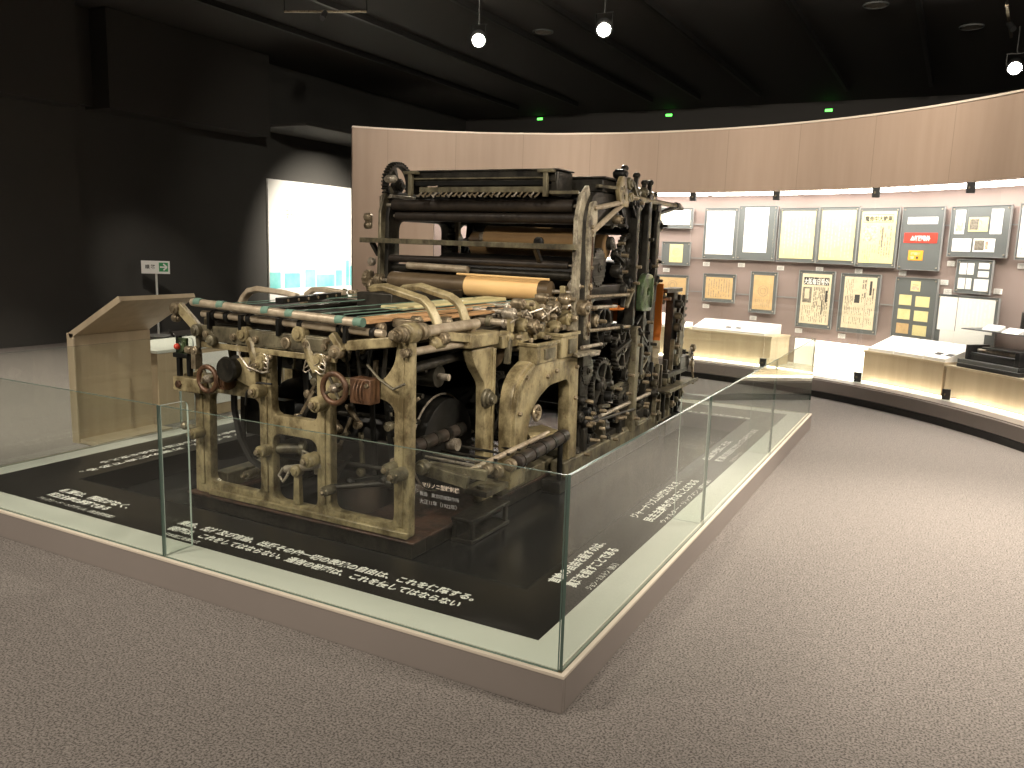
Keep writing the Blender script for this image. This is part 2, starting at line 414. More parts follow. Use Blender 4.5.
# luminous showcase ceiling, one diffuser per bay
bays = [AC, -18, -6.3, 5.5, 17.3, 30.7, 42.6, 54.4, 66.2, A1]
for i, (a, b) in enumerate(zip(bays, bays[1:])):
    o = arc_obj('ceiling_light', 'strip', 5.36, 5.80, 2.262, 2.29, a+.35, b-.35, n=10)
    tag(o, 'white luminous diffuser panel in the roof of the curved showcase', 'light', 'showcase ceiling lights')
# uplight strip just behind the glass line
for i, (a, b) in enumerate(zip(bays, bays[1:])):
    o = arc_obj('led_strip', 'ledstrip', 5.225, 5.25, .202, .212, a+.4, b-.4, n=10)
    tag(o, 'thin warm light strip along the foot of the showcase glass', 'light', 'showcase floor light strips')
for a, b, l in ((18.2, 30.2, 'low glowing white backlit panel between the two blocks of wooden cases'),
             (2.9, 4.1, 'narrow glowing white strip standing in for the lit gap beside the first wooden case'),):  # narrow one paints the lit gap between cases as a glowing surface
    o = arc_obj('panel_gap_glow', 'lowpanel', 5.80, 5.84, .21, .52 if a > 10 else .60, a, b, n=8)
    tag(o, l, 'light panel')
# showcase glass, clamps
for i, (a, b) in enumerate(zip(bays, bays[1:])):
    o = arc_obj('showcase_pane', 'caseglass', 5.203, 5.213, .2, 2.268, a+.06, b-.06, n=8)
    tag(o, 'tall clear curved pane of the wall showcase', 'glass', 'showcase panes')
for a in bays[1:-1]:
    t = thing('glass_clamp', 'small dark metal clamp at the head of a showcase glass joint', 'clamp', pol(5.19, a, 2.24), 'upper glass clamps')
    d = pol(1, a)-V(CX, CY, 0); tn = V(d.y, -d.x, 0)
    p = pol(5.2, a, 2.16)
    B().bar(p, p+V(0, 0, .10), .075, .045).make('clamp_body', 'fixture', t, .003)
    B().rod(p+V(0, 0, .05)-d*.03, p+V(0, 0, .05)-d*.022, .012).make('screw', 'bolt', t)
    t = thing('glass_clamp', 'small dark metal clamp at the foot of a showcase glass joint', 'clamp', pol(5.19, a, .2), 'lower glass clamps')
    p = pol(5.2, a, .201)
    B().bar(p, p+V(0, 0, .10), .075, .045).make('clamp_body', 'fixture', t, .003)
    B().rod(p+V(0, 0, .05)-d*.03, p+V(0, 0, .05)-d*.022, .012).make('screw', 'bolt', t)

# ================================================================== PLINTH
LX, LY, H = 3.96, 5.36, .14
pl = thing('display_plinth', 'large low taupe plinth with a white border and black lettered field under the press', 'plinth', (-LX/2, LY/2, 0))
s = B(); s.box((-LX, 0, 0), (0, .02, .128)); s.box((-LX, LY-.02, 0), (0, LY, .128)); s.box((-LX, .02, 0), (-LX+.02, LY-.02, .128)); s.box((-.02, .02, 0), (0, LY-.02, .128))
s.make('side_panel', 'taupe', pl, .002)
rect = lambda x0, y0, x1, y1: [(x0, y0), (x1, y0), (x1, y1), (x0, y1)]
plate('edge_trim', 'z', .134, rect(-LX-.003, -.003, .003, LY+.003), [rect(-LX+.014, .014, -.014, LY-.014)], .012, 'trim', pl, .001)
plate('glass_channel', 'z', .130, rect(-LX+.014, .014, -.014, LY-.014), [rect(-LX+.034, .034, -.034, LY-.034)], .012, 'olive', pl, .001)
plate('white_border', 'z', .134, rect(-LX+.034, .034, -.034, LY-.034), [rect(-LX+.184, .184, -.184, LY-.184)], .012, 'white_lam', pl, .0005)
px0, px1, py0, py1 = -3.33, -.43, .565, 4.70
plate('text_field', 'z', .134, rect(-LX+.184, .184, -.184, LY-.184), [rect(px0, py0, px1, py1)], .012, 'vinyl', pl, .0005)
s = B(); s.box((px0-.01, py0-.01, .0), (px1+.01, py1+.01, .0185)); s.make('sunken_floor', 'pit', pl)
s = B(); s.box((px0-.02, py0-.02, .0), (px0, py1+.02, .128)); s.box((px1, py0-.02, .0), (px1+.02, py1+.02, .128)); s.box((px0, py0-.02, 0), (px1, py0, .128)); s.box((px0, py1, 0), (px1, py1+.02, .128))
s.make('sunken_rim', 'vinyl', pl)
plate('rim_strip', 'z', .1405, rect(px0-.006, py0-.006, px1+.006, py1+.006), [rect(px0, py0, px1, py1)], .002, 'beam', pl, .0003)
def ftext(body, x, y, ang, width, hs, m='letter', bold=.012):
    text(body, width, Matrix.Translation((x, y, .1408)) @ Matrix.Rotation(math.radians(ang), 4, 'Z'), m, pl, bold=bold, height=hs)
ftext('集会、結社及び言論、出版その他一切の表現の自由は、これを保障する。', -2.258, .345, 0, 1.70, .060, bold=.03)
ftext('検閲は、これをしてはならない。通信の秘密は、これを侵してはならない', -2.24, .265, 0, 1.66, .060, bold=.03)
ftext('日本国憲法第21条', -2.19, .205, 0, .23, .032, bold=.02)
ftext('新聞は、国民がなく、', -3.218, .36, 0, .56, .062, bold=.03)
ftext('民主主義の基礎である', -3.205, .285, 0, .48, .058, bold=.03)
ftext('アレクシ・ド・トクヴィル（政治思想家）', -3.196, .222, 0, .60, .036, bold=.01)
ftext('言論の自由を殺すのは、', -.345, .686, 90, .56, .060, bold=.03)
ftext('真理を殺すことである', -.262, .686, 90, .52, .060, bold=.03)
ftext('ジョン・ミルトン（詩人）', -.195, .70, 90, .33, .036, bold=.01)
ftext('ジャーナリズムが廃れるとき、', -.348, 1.70, 90, .82, .058, bold=.02)
ftext('民主主義も廃れることになる', -.262, 1.68, 90, .92, .060, bold=.03)
ftext('ウォルター・リップマン（評論家）', -.198, 1.70, 90, .95, .036, bold=.01)
ftext('世論の喚起こそは、', -.345, 3.14, 90, .68, .060, bold=.02)
ftext('報道の自由にかかっているのである', -.262, 3.15, 90, 1.20, .060, bold=.02)
ftext('ジェファーソン', -.195, 3.2, 90, .30, .036, bold=.01)
ftext('真実を報道することは、新聞の使命である。', -3.47, 2.35, -90, 1.70, .060, bold=.02)
ftext('自由で責任ある報道が社会を支える', -3.56, 1.95, -90, 1.1, .055, bold=.02)
ftext('新聞は社会の公器である', -.42, 4.80, 180, .60, .060, bold=.02)

# glass balustrade: each pane and fin is a sheet of its own
def pane(axis, pos, a, b, z0, z1, label, name='glass_screen', rc=0, t=.012):
    me_o = plate(name, axis, pos, fillet([(a, z0), (b, z0), (b, z1), (a, z1)], [0, 0, rc if rc > 0 else .003, -rc if rc < 0 else .003]), [], t, 'glass', None, .0008)
    me = me_o.data; me.materials.append(M['brace_edge' if name == 'glass_brace' else 'glass_edge'])
    k = 0 if axis == 'x' else 1
    for p in me.polygons:
        p.use_smooth = False
        if abs(p.normal[k]) < .9: p.material_index = 1
    c = [0, 0, 0]; c[k] = pos; c[1-k] = (a+b)/2; c[2] = z0
    me.transform(Matrix.Translation([-q for q in c])); me_o.location = c
    return tag(me_o, label, 'glass')
g, GH = .0235, .823
z0 = .137
FW = 1.9376; RW = 1.7715
pane('y', g, -g-FW+.004, -g-.007, z0, GH, 'clear front glass screen meeting the near corner of the plinth')
pane('y', g, -LX+g+.007, -g-FW-.004, z0, GH, 'clear front glass screen on the left of the front glass fin')
for i, l in enumerate(('the nearest', 'the middle one', 'the farthest')):
    pane('x', -g, g+(.007 if i == 0 else .004)+i*RW, g+(i+1)*RW-.004, z0, GH, 'clear glass screen on the right-hand side of the plinth, '+l)
for i, l in enumerate(('the one beside the canopy stand', 'the middle of three', 'the deepest of three')):
    pane('x', -LX+g, g+(.007 if i == 0 else .004)+i*RW, g+(i+1)*RW-.004, z0, GH, 'clear glass screen behind the press, '+l)
pane('y', LY-g, -g-FW+.004, -g-.007, z0, GH, 'clear glass screen across the far end, at the right-hand corner')
pane('y', LY-g, -LX+g+.007, -g-FW-.004, z0, GH, 'clear glass screen across the far end, behind the tall press')
FN = .153
pane('x', -g-FW, g+.008, g+FN, .14, GH-.002, 'narrow glass fin at the joint of the two front screens', 'glass_brace', rc=.03)
for i, l in enumerate(('near', 'far')):
    pane('y', g+(i+1)*RW, -g-FN, -g-.008, .14, GH-.002, 'narrow glass fin on the right-hand side of the plinth, the %ser one' % ('near' if i == 0 else 'farth'), 'glass_brace', rc=-.03)
    pane('y', g+(i+1)*RW, -LX+g+.008, -LX+g+FN, .14, GH-.002, 'narrow glass fin on the far long side of the plinth, %s' % ('by the wooden stand' if i == 0 else 'deep behind the press'), 'glass_brace', rc=.03)
pane('x', -g-FW, LY-g-FN, LY-g-.008, .14, GH-.002, 'narrow glass fin at the far end of the plinth', 'glass_brace', rc=-.03)
# printed caption on the front pane
lt = thing('glass_caption', 'white lettered caption stuck on the front glass beside the near corner post of the press', 'caption', (-.51, g-.007, .64))
fm = lambda x, z: Matrix.Translation((x, g-.0075, z)) @ Matrix.Rotation(PI/2, 4, 'X')
text('マリノニ型輪転機', .155, fm(-.585, .694), 'trim', lt, bold=.02)
text('製造　東京機械製作所', .165, fm(-.595, .661), 'acryl', lt, bold=.01)
text('大正11年（1922年）', .155, fm(-.595, .632), 'acryl', lt, bold=.01)

# ================================================================== WALL EXHIBITS
class F:
    """local frame on the showcase wall: u to the right, d out of the wall, z up"""
    def __init__(s, deg, r=5.95):
        a = math.radians(deg); s.n = V(-math.sin(a), -math.cos(a), 0); s.t = V(math.cos(a), -math.sin(a), 0); s.o = V(CX, CY, 0)-s.n*r
    def p(s, u, z, d=0): return s.o+s.t*u+s.n*d+V(0, 0, z)
    def mtx(s, u, z, d):
        m = Matrix.Identity(4)
        for i, c in enumerate((s.t, V(0, 0, 1), s.n)):
            for j in range(3): m[j][i] = c[j]
        return Matrix.Translation(s.p(u, z, d)) @ m
    def slab(s, b, u0, u1, z0, z1, d0, d1):
        vs = [b.bm.verts.new(s.p(u, z, d)) for d in (d0, d1) for u, z in ((u0, z0), (u1, z0), (u1, z1), (u0, z1))]
        for f in ((0, 1, 2, 3), (7, 6, 5, 4), (0, 4, 5, 1), (1, 5, 6, 2), (2, 6, 7, 3), (3, 7, 4, 0)): b.bm.faces.new([vs[i] for i in f])
        return b

def exhibit(deg, w, z0, z1, sheets, label, frame=True, group=None, cat='framed print'):
    """sheets: (u0,u1,z0,z1 as 0..1 fractions of the board, material, kind[, extra])"""
    f = F(deg); h = z1-z0
    t = thing('exhibit_board', label, cat, f.p(0, z0, .05), group)
    b = B(); f.slab(b, -w/2, w/2, z0, z1, .055, .07); b.make('backing_board', 'grey', t, .002)
    e = .004
    b = B()
    for u0, u1, a0, a1 in ((-w/2-e, w/2+e, z0-e, z0), (-w/2-e, w/2+e, z1, z1+e), (-w/2-e, -w/2, z0, z1), (w/2, w/2+e, z0, z1)): f.slab(b, u0, u1, a0, a1, .052, .078)
    b.make('acrylic_rim', 'acryl', t)
    for i, j in ((-1, 0), (1, 0), (-1, 1), (1, 1)):
        u, z = i*(w/2-.025), z0+.025+j*(h-.05)
        B().rod(f.p(u, z, 0), f.p(u, z, .082), .008, 10).make('standoff', 'steel', t)
    for s in sheets:
        u0, u1, a0, a1, m, kind = s[:6]; X0, X1, Z0, Z1 = -w/2+u0*w, -w/2+u1*w, z0+a0*h, z0+a1*h
        b = B(); f.slab(b, X0, X1, Z0, Z1, .071, .074)
        sh = b.make(s[7] if len(s) > 7 else 'sheet', m, t); W_, H_ = X1-X0, Z1-Z0
        rnd = random.Random(int(deg*100)+len(kind)+int(u0*97))
        def mark(u0_, u1_, v0, v1, m_, nm='printed_picture', d=.0745):
            q = B(); f.slab(q, X0+u0_*W_, X0+u1_*W_, Z0+v0*H_, Z0+v1*H_, .0735, d); return q.make(nm, m_, sh)
        def columns(u0_, u1_, v0, v1, nu, gap, m_='inkgrey', fill=.55):
            q = B(); du = (u1_-u0_)/nu
            for k in range(nu):
                v = v1
                while v > v0:
                    L_ = rnd.uniform(.03, .12)
                    if rnd.random() < .8: f.slab(q, X0+(u0_+du*(k+.5-fill/2))*W_, X0+(u0_+du*(k+.5+fill/2))*W_, Z0+max(v0, v-L_)*H_, Z0+v*H_, .0735, .0743)
                    v -= L_+gap
            q.make('printed_text', m_, sh)
        if kind == 'front':           # masthead boxes, picture, columns
            n = 5
            for k in range(n): mark(.06+k*.176, .06+k*.176+.165, .78, .93, 'ink' if k != 3 else 'inkgrey', 'masthead_box', .0743)
            text(s[6], .86*W_, f.mtx(X0+.07*W_, Z0+.80*H_, .0746), 'newswhite', sh, bold=.02, height=.125*H_)
            mark(.05, .36, .42, .73, 'inkgrey'); mark(.12, .28, .50, .70, 'news', 'printed_figure', .0749)
            columns(.42, .94, .30, .74, 9, .02); columns(.05, .94, .04, .36, 14, .02, 'inkgrey', .3)
            mark(.83, .90, .45, .68, 'ink', 'headline'); mark(.72, .76, .20, .5, 'ink', 'headline')
        elif kind == 'inner':
            mark(.36, .52, .50, .66, 'ink'); columns(.04, .30, .36, .95, 5, .02, 'inkgrey', .25); columns(.56, .70, .6, .95, 2, .02)
            mark(.80, .87, .66, .93, 'ink', 'headline'); mark(.90, .94, .60, .80, 'inkgrey', 'headline')
            for zz in (.08, .27, .48): columns(.05, .95, zz, zz+.14, 16, .015, 'inkgrey', .28)
            mark(.695, .705, .02, .98, 'inkgrey', 'fold', .0743)
        elif kind == 'extra':
            text(s[6], .80*W_, f.mtx(X0+.10*W_, Z0+.82*H_, .0746), 'ink', sh, bold=.03, height=.11*H_)
            q = B()
            for a_, b_, c_, d_ in ((.06, .92, .935, .945), (.06, .92, .79, .80), (.06, .07, .79, .945), (.91, .92, .79, .945), (.47, .48, .79, .945)): f.slab(q, X0+a_*W_, X0+b_*W_, Z0+c_*H_, Z0+d_*H_, .0735, .0743)
            q.make('masthead_frame', 'ink', sh)
            mark(.08, .50, .42, .72, 'inkred'); columns(.55, .92, .12, .72, 5, .02, 'inkgrey', .35); mark(.62, .67, .3, .7, 'inkgrey', 'headline')
            columns(.08, .5, .06, .36, 6, .03, 'inkgrey', .2)
        elif kind == 'faint': columns(.08, .92, .06, .9, 8, .03, 'newsyellow' if m != 'newsyellow' else 'news', .3)
        elif kind == 'old': columns(.08, .92, .08, .92, 9, .02, 'inkgrey', .22)
        elif kind == 'sketch':
            columns(.1, .9, .08, .3, 8, .02, 'inkgrey', .2); q = B(); q.ring(f.p((X0+X1)/2, (Z0+Z1)/2+.02, .0742), f.n, min(W_, H_)*.25, .002, 20, 4)
            q.ring(f.p((X0+X1)/2, (Z0+Z1)/2+.02, .0742), f.n, min(W_, H_)*.14, .002, 20, 4); q.make('line_drawing', 'inkgrey', sh)
        elif kind == 'photo': mark(.12, .88, .12, .50, 'inkred'); mark(.2, .8, .6, .66, 'inkgrey', 'printed_line')
        elif kind == 'photow': mark(.06, .52, .12, .88, 'inkgrey'); mark(.56, .7, .2, .8, 'inkred')
        elif kind == 'word': text(s[6], .6*W_, f.mtx(X0+.2*W_, Z0+.28*H_, .0746), 'white', sh, bold=.06, height=.5*H_)
        elif kind == 'tag':
            text(s[6], .7*W_, f.mtx(X0+.15*W_, Z0+.55*H_, .0746), 'inkred', sh, bold=.03, height=.3*H_); mark(.15, .4, .15, .4, 'inkred'); mark(.55, .7, .15, .4, 'ink')
        elif kind == 'spread': mark(.335, .345, 0, 1, 'ink', 'fold', .0745); columns(.04, .3, .2, .92, 4, .02, 'newswhite', .5); columns(.4, .95, .2, .92, 8, .02, 'posterwhite', .5)
    return t

Fm = .065
full = (Fm, 1-Fm, .065, .94)
exhibit(.48, .528, 1.846, 2.112, [(.05, .93, .16, .9, 'newswhite', 'faint')], 'wide grey board with a glaring white print, top of the column next to the press')
exhibit(1.06, .391, 1.353, 1.660, [(.27, .74, .12, .9, 'newsyellow', 'sketch')], 'small grey board with a yellow leaflet, middle of the column next to the press')
exhibit(.79, .451, .905, 1.216, [(.1, .93, .1, .9, 'newsold', 'sketch')], 'small grey board with a tan leaflet, lowest of the column next to the press')
exhibit(6.86, .45, 1.455, 2.112, [(Fm, .90, .09, .94, 'newswhite', 'faint')], 'tall grey board with a white newspaper washed out by light, above the first wooden case')
exhibit(11.65, .507, 1.459, 2.136, [(.16, .78, .14, .97, 'newswhite', 'faint')], 'tall board with a white sheet that leaves a wide grey margin on the right')
exhibit(16.88, .50, 1.453, 2.108, [(*full, 'newsyellow', 'faint')], 'tall board with a pale yellow blank-looking newspaper, above the pair of small tan prints')
exhibit(21.88, .493, 1.448, 2.114, [(*full, 'newsyellow', 'faint')], 'tall board with a pale yellow newspaper, between a similar one and the red-figured extra')
exhibit(26.75, .485, 1.432, 2.095, [(*full, 'newsyellow', 'extra', '電命中大戦果')], 'tall board with a cream newspaper extra, boxed black masthead and a reddish picture')
exhibit(31.85, .485, 1.420, 2.095, [(.14, .87, .73, .84, 'white', 'plain', '', 'white_band'), (.09, .90, .43, .59, 'redcloth', 'word', '△新聞号外', 'red_armband'), (.24, .60, .15, .31, 'orangecloth', 'tag', '報道班', 'orange_badge')], 'grey board showing a white band, a red armband and an orange badge')
exhibit(38.23, .66, 1.577, 2.088, [(.08, .25, .45, .93, 'newswhite', 'photo'), (.32, .65, .50, .78, 'newsyellow', 'photow'), (.69, .88, .45, .93, 'newswhite', 'sketch'), (.07, .40, .10, .36, 'newswhite', 'sketch'), (.44, .80, .10, .36, 'newswhite', 'photow')], 'wide grey board with five small picture cards in two rows')
exhibit(44.2, .36, 1.563, 2.097, [(.06, .94, .04, .96, 'newswhite', 'faint')], 'tall board filled by one plain white sheet, above the black radio')
exhibit(7.18, .44, .891, 1.258, [(.08, .92, .12, .88, 'newsold', 'old')], 'landscape board with a single tan handbill above the first wooden case')
exhibit(13.06, .35, .791, 1.311, [(.12, .88, .08, .92, 'newsold', 'sketch')], 'narrow upright board with an orange-tan engraving')
exhibit(19.82, .46, .663, 1.353, [(.10, .92, .07, .95, 'news', 'front', '大阪毎日号外')], 'upright board with a newspaper front page, five masthead squares and a portrait')
exhibit(25.26, .49, .658, 1.342, [(.10, .92, .07, .95, 'news', 'inner')], 'upright board with a folded newspaper page around one small dark photograph')
cards = [(.37, .60, .79, .95, 'newsyellow', 'photo')]
for i, zz in enumerate((.56, .33, .10)):
    cards += [(.12, .42, zz, zz+.165, 'newsyellow' if i < 2 else 'newsold', 'plain', '', 'booklet'), (.52, .85, zz-.01, zz+.155, 'newsyellow', 'plain', '', 'booklet')]
exhibit(31.96, .50, .642, 1.330, cards, 'grey board with seven small cream booklets, one above three pairs')
exhibit(38.28, .40, 1.205, 1.545, [(.08, .28, .56, .9, 'newswhite', 'plain', '', 'card'), (.31, .49, .56, .9, 'newswhite', 'plain', '', 'card'), (.62, .92, .74, .92, 'newswhite', 'plain', '', 'card'), (.62, .92, .50, .68, 'newswhite', 'plain', '', 'card'), (.08, .28, .12, .45, 'newswhite', 'plain', '', 'card'), (.31, .46, .12, .45, 'newswhite', 'plain', '', 'card'), (.54, .94, .08, .44, 'white', 'plain', '', 'card')], 'small grey board with seven white cards, below the board of picture cards')
exhibit(37.95, .70, .640, 1.175, [(.04, .95, .30, .96, 'newswhite', 'spread'), (.10, .84, .05, .31, 'newswhite', 'plain')], 'wide board with an open white newspaper spread, dark fold down its left third')
caps = [(-2.25, 1.774, 'left of the column next to the press'), (-.31, 1.279, 'under the yellow leaflet'), (5.04, 1.381, 'under the washed-out white newspaper'), (9.69, 1.387, 'under the white sheet with a wide margin'),
        (14.79, 1.369, 'under the first pale yellow newspaper'), (19.73, 1.378, 'above the front page with masthead squares'), (24.55, 1.376, 'under the extra with the boxed masthead'), (29.8, 1.376, 'under the board with the red armband'),
        (35.21, 1.5, 'just under the board of picture cards'), (34.7, 1.299, 'left of the board of seven white cards'), (35.18, 1.204, 'touching the top of the newspaper spread'), (40.65, 1.241, 'right of the board of seven white cards'),
        (5.37, .823, 'under the tan handbill'), (11.76, .712, 'under the orange-tan engraving'), (17.78, .605, 'under the front page with masthead squares'), (23.25, .594, 'under the folded newspaper page'), (42.84, 1.502, 'under the plain white sheet above the radio')]
for a, z, l in caps:
    f = F(a); t = thing('caption_card', 'small white caption card '+l, 'label card', f.p(0, z-.025, 0), 'white caption cards on the showcase wall')
    b = B(); f.slab(b, -.045, .045, z-.027, z+.027, 0, .012); b.make('card', 'white', t, .001)
    b = B()
    for k in range(4): f.slab(b, -.036, .036-.012*(k % 2), z+.014-k*.011, z+.017-k*.011, .0115, .0125)
    b.make('printed_text', 'inkgrey', t)
for z, a, b, l in ((1.90, -3, 62, 'uppermost'), (1.455, -3, 16, 'middle'), (1.01, -3, 36, 'lower')):
    tag(arc_obj('hanging_rail', 'acryl', 5.925, 5.935, z-.006, z+.006, a, b, n=40), 'thin pale rail across the showcase wall, the %s one' % l, 'rail')

# wooden showcase blocks
def block(name, a, b, z1, label, r0=5.29, r1=5.74):
    t = thing(name, label, 'display case', pol(5.5, (a+b)/2, .2))
    arc_solid(B(), r0, r1, .2, z1-.02, a, b, 14).make('case_body', 'plyin', t)
    arc_solid(B(), r0-.012, r1, z1-.02, z1, a-.12, b+.12, 14).make('case_top', 'ply', t)
    return t
block('wooden_case', 5.8, 17.7, .56, 'pale wooden display case beside the press, alone with one white slanted top')
block('wooden_case', -9, 2.4, .56, 'pale wooden display case partly hidden behind the tall end of the press')
block('wooden_case', 30.6, 41.0, .54, 'pale wooden display case carrying three white slanted boards')
block('wooden_case', 41.4, 66, .52, 'pale wooden display case carrying the black printing apparatus')
block('wooden_case', 4.5, 5.5, .56, 'slim wooden upright between the glowing gap strip and the first wooden case', 5.4, 5.7)
def wedge(a, b, z, label, mark=True, rise=.15):
    t = thing('slanted_board', label, 'display board', pol(5.5, (a+b)/2, z))
    bb = B(); P = []
    for k in range(7):
        q = a+(b-a)*k/6
        P.append([bb.bm.verts.new(pol(r, q, zz)) for r, zz in ((5.30, z), (5.72, z), (5.72, z+rise), (5.30, z+.03))])
    for p, q in zip(P, P[1:]):
        for i in range(4): bb.bm.faces.new((p[i], p[(i+1) % 4], q[(i+1) % 4], q[i]))
    bb.bm.faces.new(P[0]); bb.bm.faces.new(P[-1]); bb.make('sloping_top', 'white', t)
    if mark:
        m = (a+b)/2; s = (rise-.03)/.42
        for d in (-.9, .5):
            c = [pol(r, m+d+e, z+.03+(r-5.30)*s+.003) for r, e in ((5.38, 0), (5.38, .8), (5.44, .8), (5.44, 0))]
            x = B(); x.bm.faces.new([x.bm.verts.new(v) for v in c]); x.bm.faces.new([x.bm.verts.new(v-V(0, 0, .0025)) for v in c][::-1]); x.make('printed_mark', 'ink', t)
wedge(6.2, 16.6, .56, 'long white slanted board on the first wooden case', rise=.12)
wedge(30.9, 34.2, .54, 'white slanted board with no print, first of three on the middle wooden case', False)
wedge(34.4, 38.1, .54, 'white slanted board in the middle of three on the wooden case', False)
wedge(38.3, 41.0, .54, 'white slanted board with a small dark print, beside the black apparatus')
wedge(-7, 2, .56, 'white slanted board behind the far posts of the press', False)

# black printing apparatus on the last case
f = F(46.2, 5.64); t = thing('printing_apparatus', 'black desktop printing apparatus with a pale roller on the last wooden case', 'machine', f.p(0, .52, .1))
b = B(); f.slab(b, -.36, .36, .522, .56, 0, .34); f.slab(b, -.33, .33, .56, .60, .02, .32); b.make('base', 'plastic', t, .006)
b = B(); f.slab(b, -.34, .34, .565, .60, .345, .352); b.make('name_strip', 'grey', t)
b = B(); f.slab(b, -.31, .30, .60, .66, .03, .28); f.slab(b, -.31, -.27, .60, .74, .05, .30); f.slab(b, .25, .30, .60, .74, .05, .30); f.slab(b, -.30, .30, .60, .72, .02, .08); b.make('housing', 'plastic', t, .006)
B().rod(f.p(-.24, .69, .21), f.p(.22, .69, .21), .022).make('roller', 'steel', t)
B().rod(f.p(-.26, .665, .27), f.p(.26, .665, .27), .012).make('paper_bar', 'fixture', t)
for u in (-.33, .33): B().hub(f.p(u, .69, .21), f.t, .035, .04).make('knob', 'plastic', t)
b = B(); f.slab(b, -.16, .20, .715, .735, .05, .26); b.make('cover', 'fixture', t, .003)
b = B(); b.path([f.p(.30, .70, .1), f.p(.36, .76, .05), f.p(.46, .86, .02), f.p(.6, .80, 0)], .008); b.make('cable', 'leather', t)
# glass shelf with radio and cards
o = arc_obj('glass_shelf', 'grey', 5.42, 5.90, .876, .886, 41.4, 62, n=16); tag(o, 'thin shelf fixed above the black apparatus in the showcase', 'shelf')
f = F(50.0, 5.80); t = thing('vintage_radio', 'black box radio with a low lid standing on the thin shelf', 'radio', f.p(0, .886, .1))
b = B(); f.slab(b, -.30, .30, .887, 1.09, 0, .26); b.make('cabinet', 'plastic', t, .01)
b = B(); f.slab(b, -.16, .26, 1.092, 1.105, .03, .22); b.make('lid', 'fixture', t, .003)
B().rod(f.p(.02, 1.105, .12), f.p(.02, 1.125, .12), .012).make('lid_knob', 'bolt', t)
for u in (-.18, .05, .2): B().hub(f.p(u, .96, .265), f.n, .022, .02).make('knob', 'fixture', t)
b = B(); f.slab(b, -.10, .10, 1.0, 1.06, .255, .264); b.make('dial', 'grey', t)
for a, l in ((43.9, 'white folded card on the thin shelf left of the radio'), (47.2, 'white folded card on the thin shelf in front of the radio')):
    f = F(a, 5.50 if a > 45 else 5.6); t = thing('folded_card', l, 'card', f.p(0, .886, 0))
    b = B(); q = [f.p(-.09, .887, .09), f.p(.09, .887, .09), f.p(.09, .935, .0), f.p(-.09, .935, .0), f.p(-.09, .887, -.02), f.p(.09, .887, -.02)]
    v = [b.bm.verts.new(x) for x in q]; b.bm.faces.new((v[0], v[1], v[2], v[3])); b.bm.faces.new((v[3], v[2], v[5], v[4])); b.bm.faces.new((v[0], v[4], v[5], v[1])); b.bm.faces.new((v[0], v[3], v[4])); b.bm.faces.new((v[1], v[5], v[2])); b.make('card_face', 'white', t)

# ================================================================== LEFT SIDE OF THE ROOM
t = thing('canopy_stand', 'pale plywood stand with a slanted canopy, on the carpet past the left glass', 'stand', (-4.62, 1.74, 0))
y0, y1 = 1.43, 2.08
B().box((-4.66, y0, .0), (-4.60, y1, .80)).make('back_panel', 'plyin', t, .002)
B().box((-4.60, y0, .0), (-4.38, y1, .03)).make('foot_board', 'ply', t, .002)
s = B(); n = V(.30, 0, -.55).normalized()*.04
P = [(-4.63, .79), (-4.07, 1.085)]
d = V(P[1][0]-P[0][0], 0, P[1][1]-P[0][1]).normalized(); nn = V(-d.z, 0, d.x)*.035
for y in (y0-.001,):
    a = [V(P[0][0], y, P[0][1]), V(P[1][0], y, P[1][1]), V(P[1][0], y, P[1][1])+nn, V(P[0][0], y, P[0][1])+nn]
    vs = [s.bm.verts.new(v) for v in a]+[s.bm.verts.new(v+V(0, y1-y0+.002, 0)) for v in a]
    for q in ((0, 1, 2, 3), (7, 6, 5, 4), (0, 4, 5, 1), (1, 5, 6, 2), (2, 6, 7, 3), (3, 7, 4, 0)): s.bm.faces.new([vs[i] for i in q])
s.make('canopy', 'plyin', t, .002)
B().box((-4.665, y0-.012, 0), (-4.59, y0, .82)).make('edge_strip', 'ply', t, .002)
s = B(); vs = []
s.bar((-4.635, y0-.006, .80), (-4.065, y0-.006, 1.10), .012, .045); s.make('canopy_edge', 'ply', t, .002)
t = thing('low_counter', 'long low plywood counter with a white top behind the left end of the press', 'counter', (-4.9, 3.6, 0))
B().box((-5.2, 2.14, 0), (-4.60, 5.1, .60)).make('counter_body', 'plyin', t, .003)
B().box((-5.22, 2.12, .60), (-4.58, 5.12, .625)).make('counter_top', 'white_lam', t, .003)
for i in range(5): B().box((-4.60, 2.56+i*.5, .10), (-4.585, 3.02+i*.5, .56)).make('white_panel', 'posterwhite', t, .002)
# sign on a pole
t = thing('direction_sign', 'white sign with a green arrow square on a thin pole near the black wall', 'sign', (-9.75, 6.3, 0))
dr = V(.62, -.78, 0).normalized(); tn = V(-dr.y, dr.x, 0)
class G(F):
    def __init__(s): s.n = dr; s.t = tn; s.o = V(-9.75, 6.3, 0)
f = G()
B().rod((-9.75, 6.3, .0), (-9.75, 6.3, .97), .017).make('pole', 'whiteboard', t)
B().lathe((-9.75, 6.3, 0), (-9.75, 6.3, .03), [(0, .17), (.6, .17), (1, .05)], 24).make('base', 'whiteboard', t)
b = B(); f.slab(b, -.205, .205, .955, 1.150, .018, .033); b.make('panel', 'posterwhite', t, .002)
b = B(); f.slab(b, .05, .18, .99, 1.125, .032, .035); gp = b.make('green_square', 'signgreen', t)
b = B()
for p, q in (((.065, 1.057), (.16, 1.057)), ((.115, 1.105), (.165, 1.057)), ((.115, 1.01), (.165, 1.057))): b.bar(f.p(p[0], p[1], .037), f.p(q[0], q[1], .037), .004, .022)
b.make('arrow', 'posterwhite', gp)
text('順 路', .15, f.mtx(-.15, 1.035, .0345), 'ink', t, bold=.02)
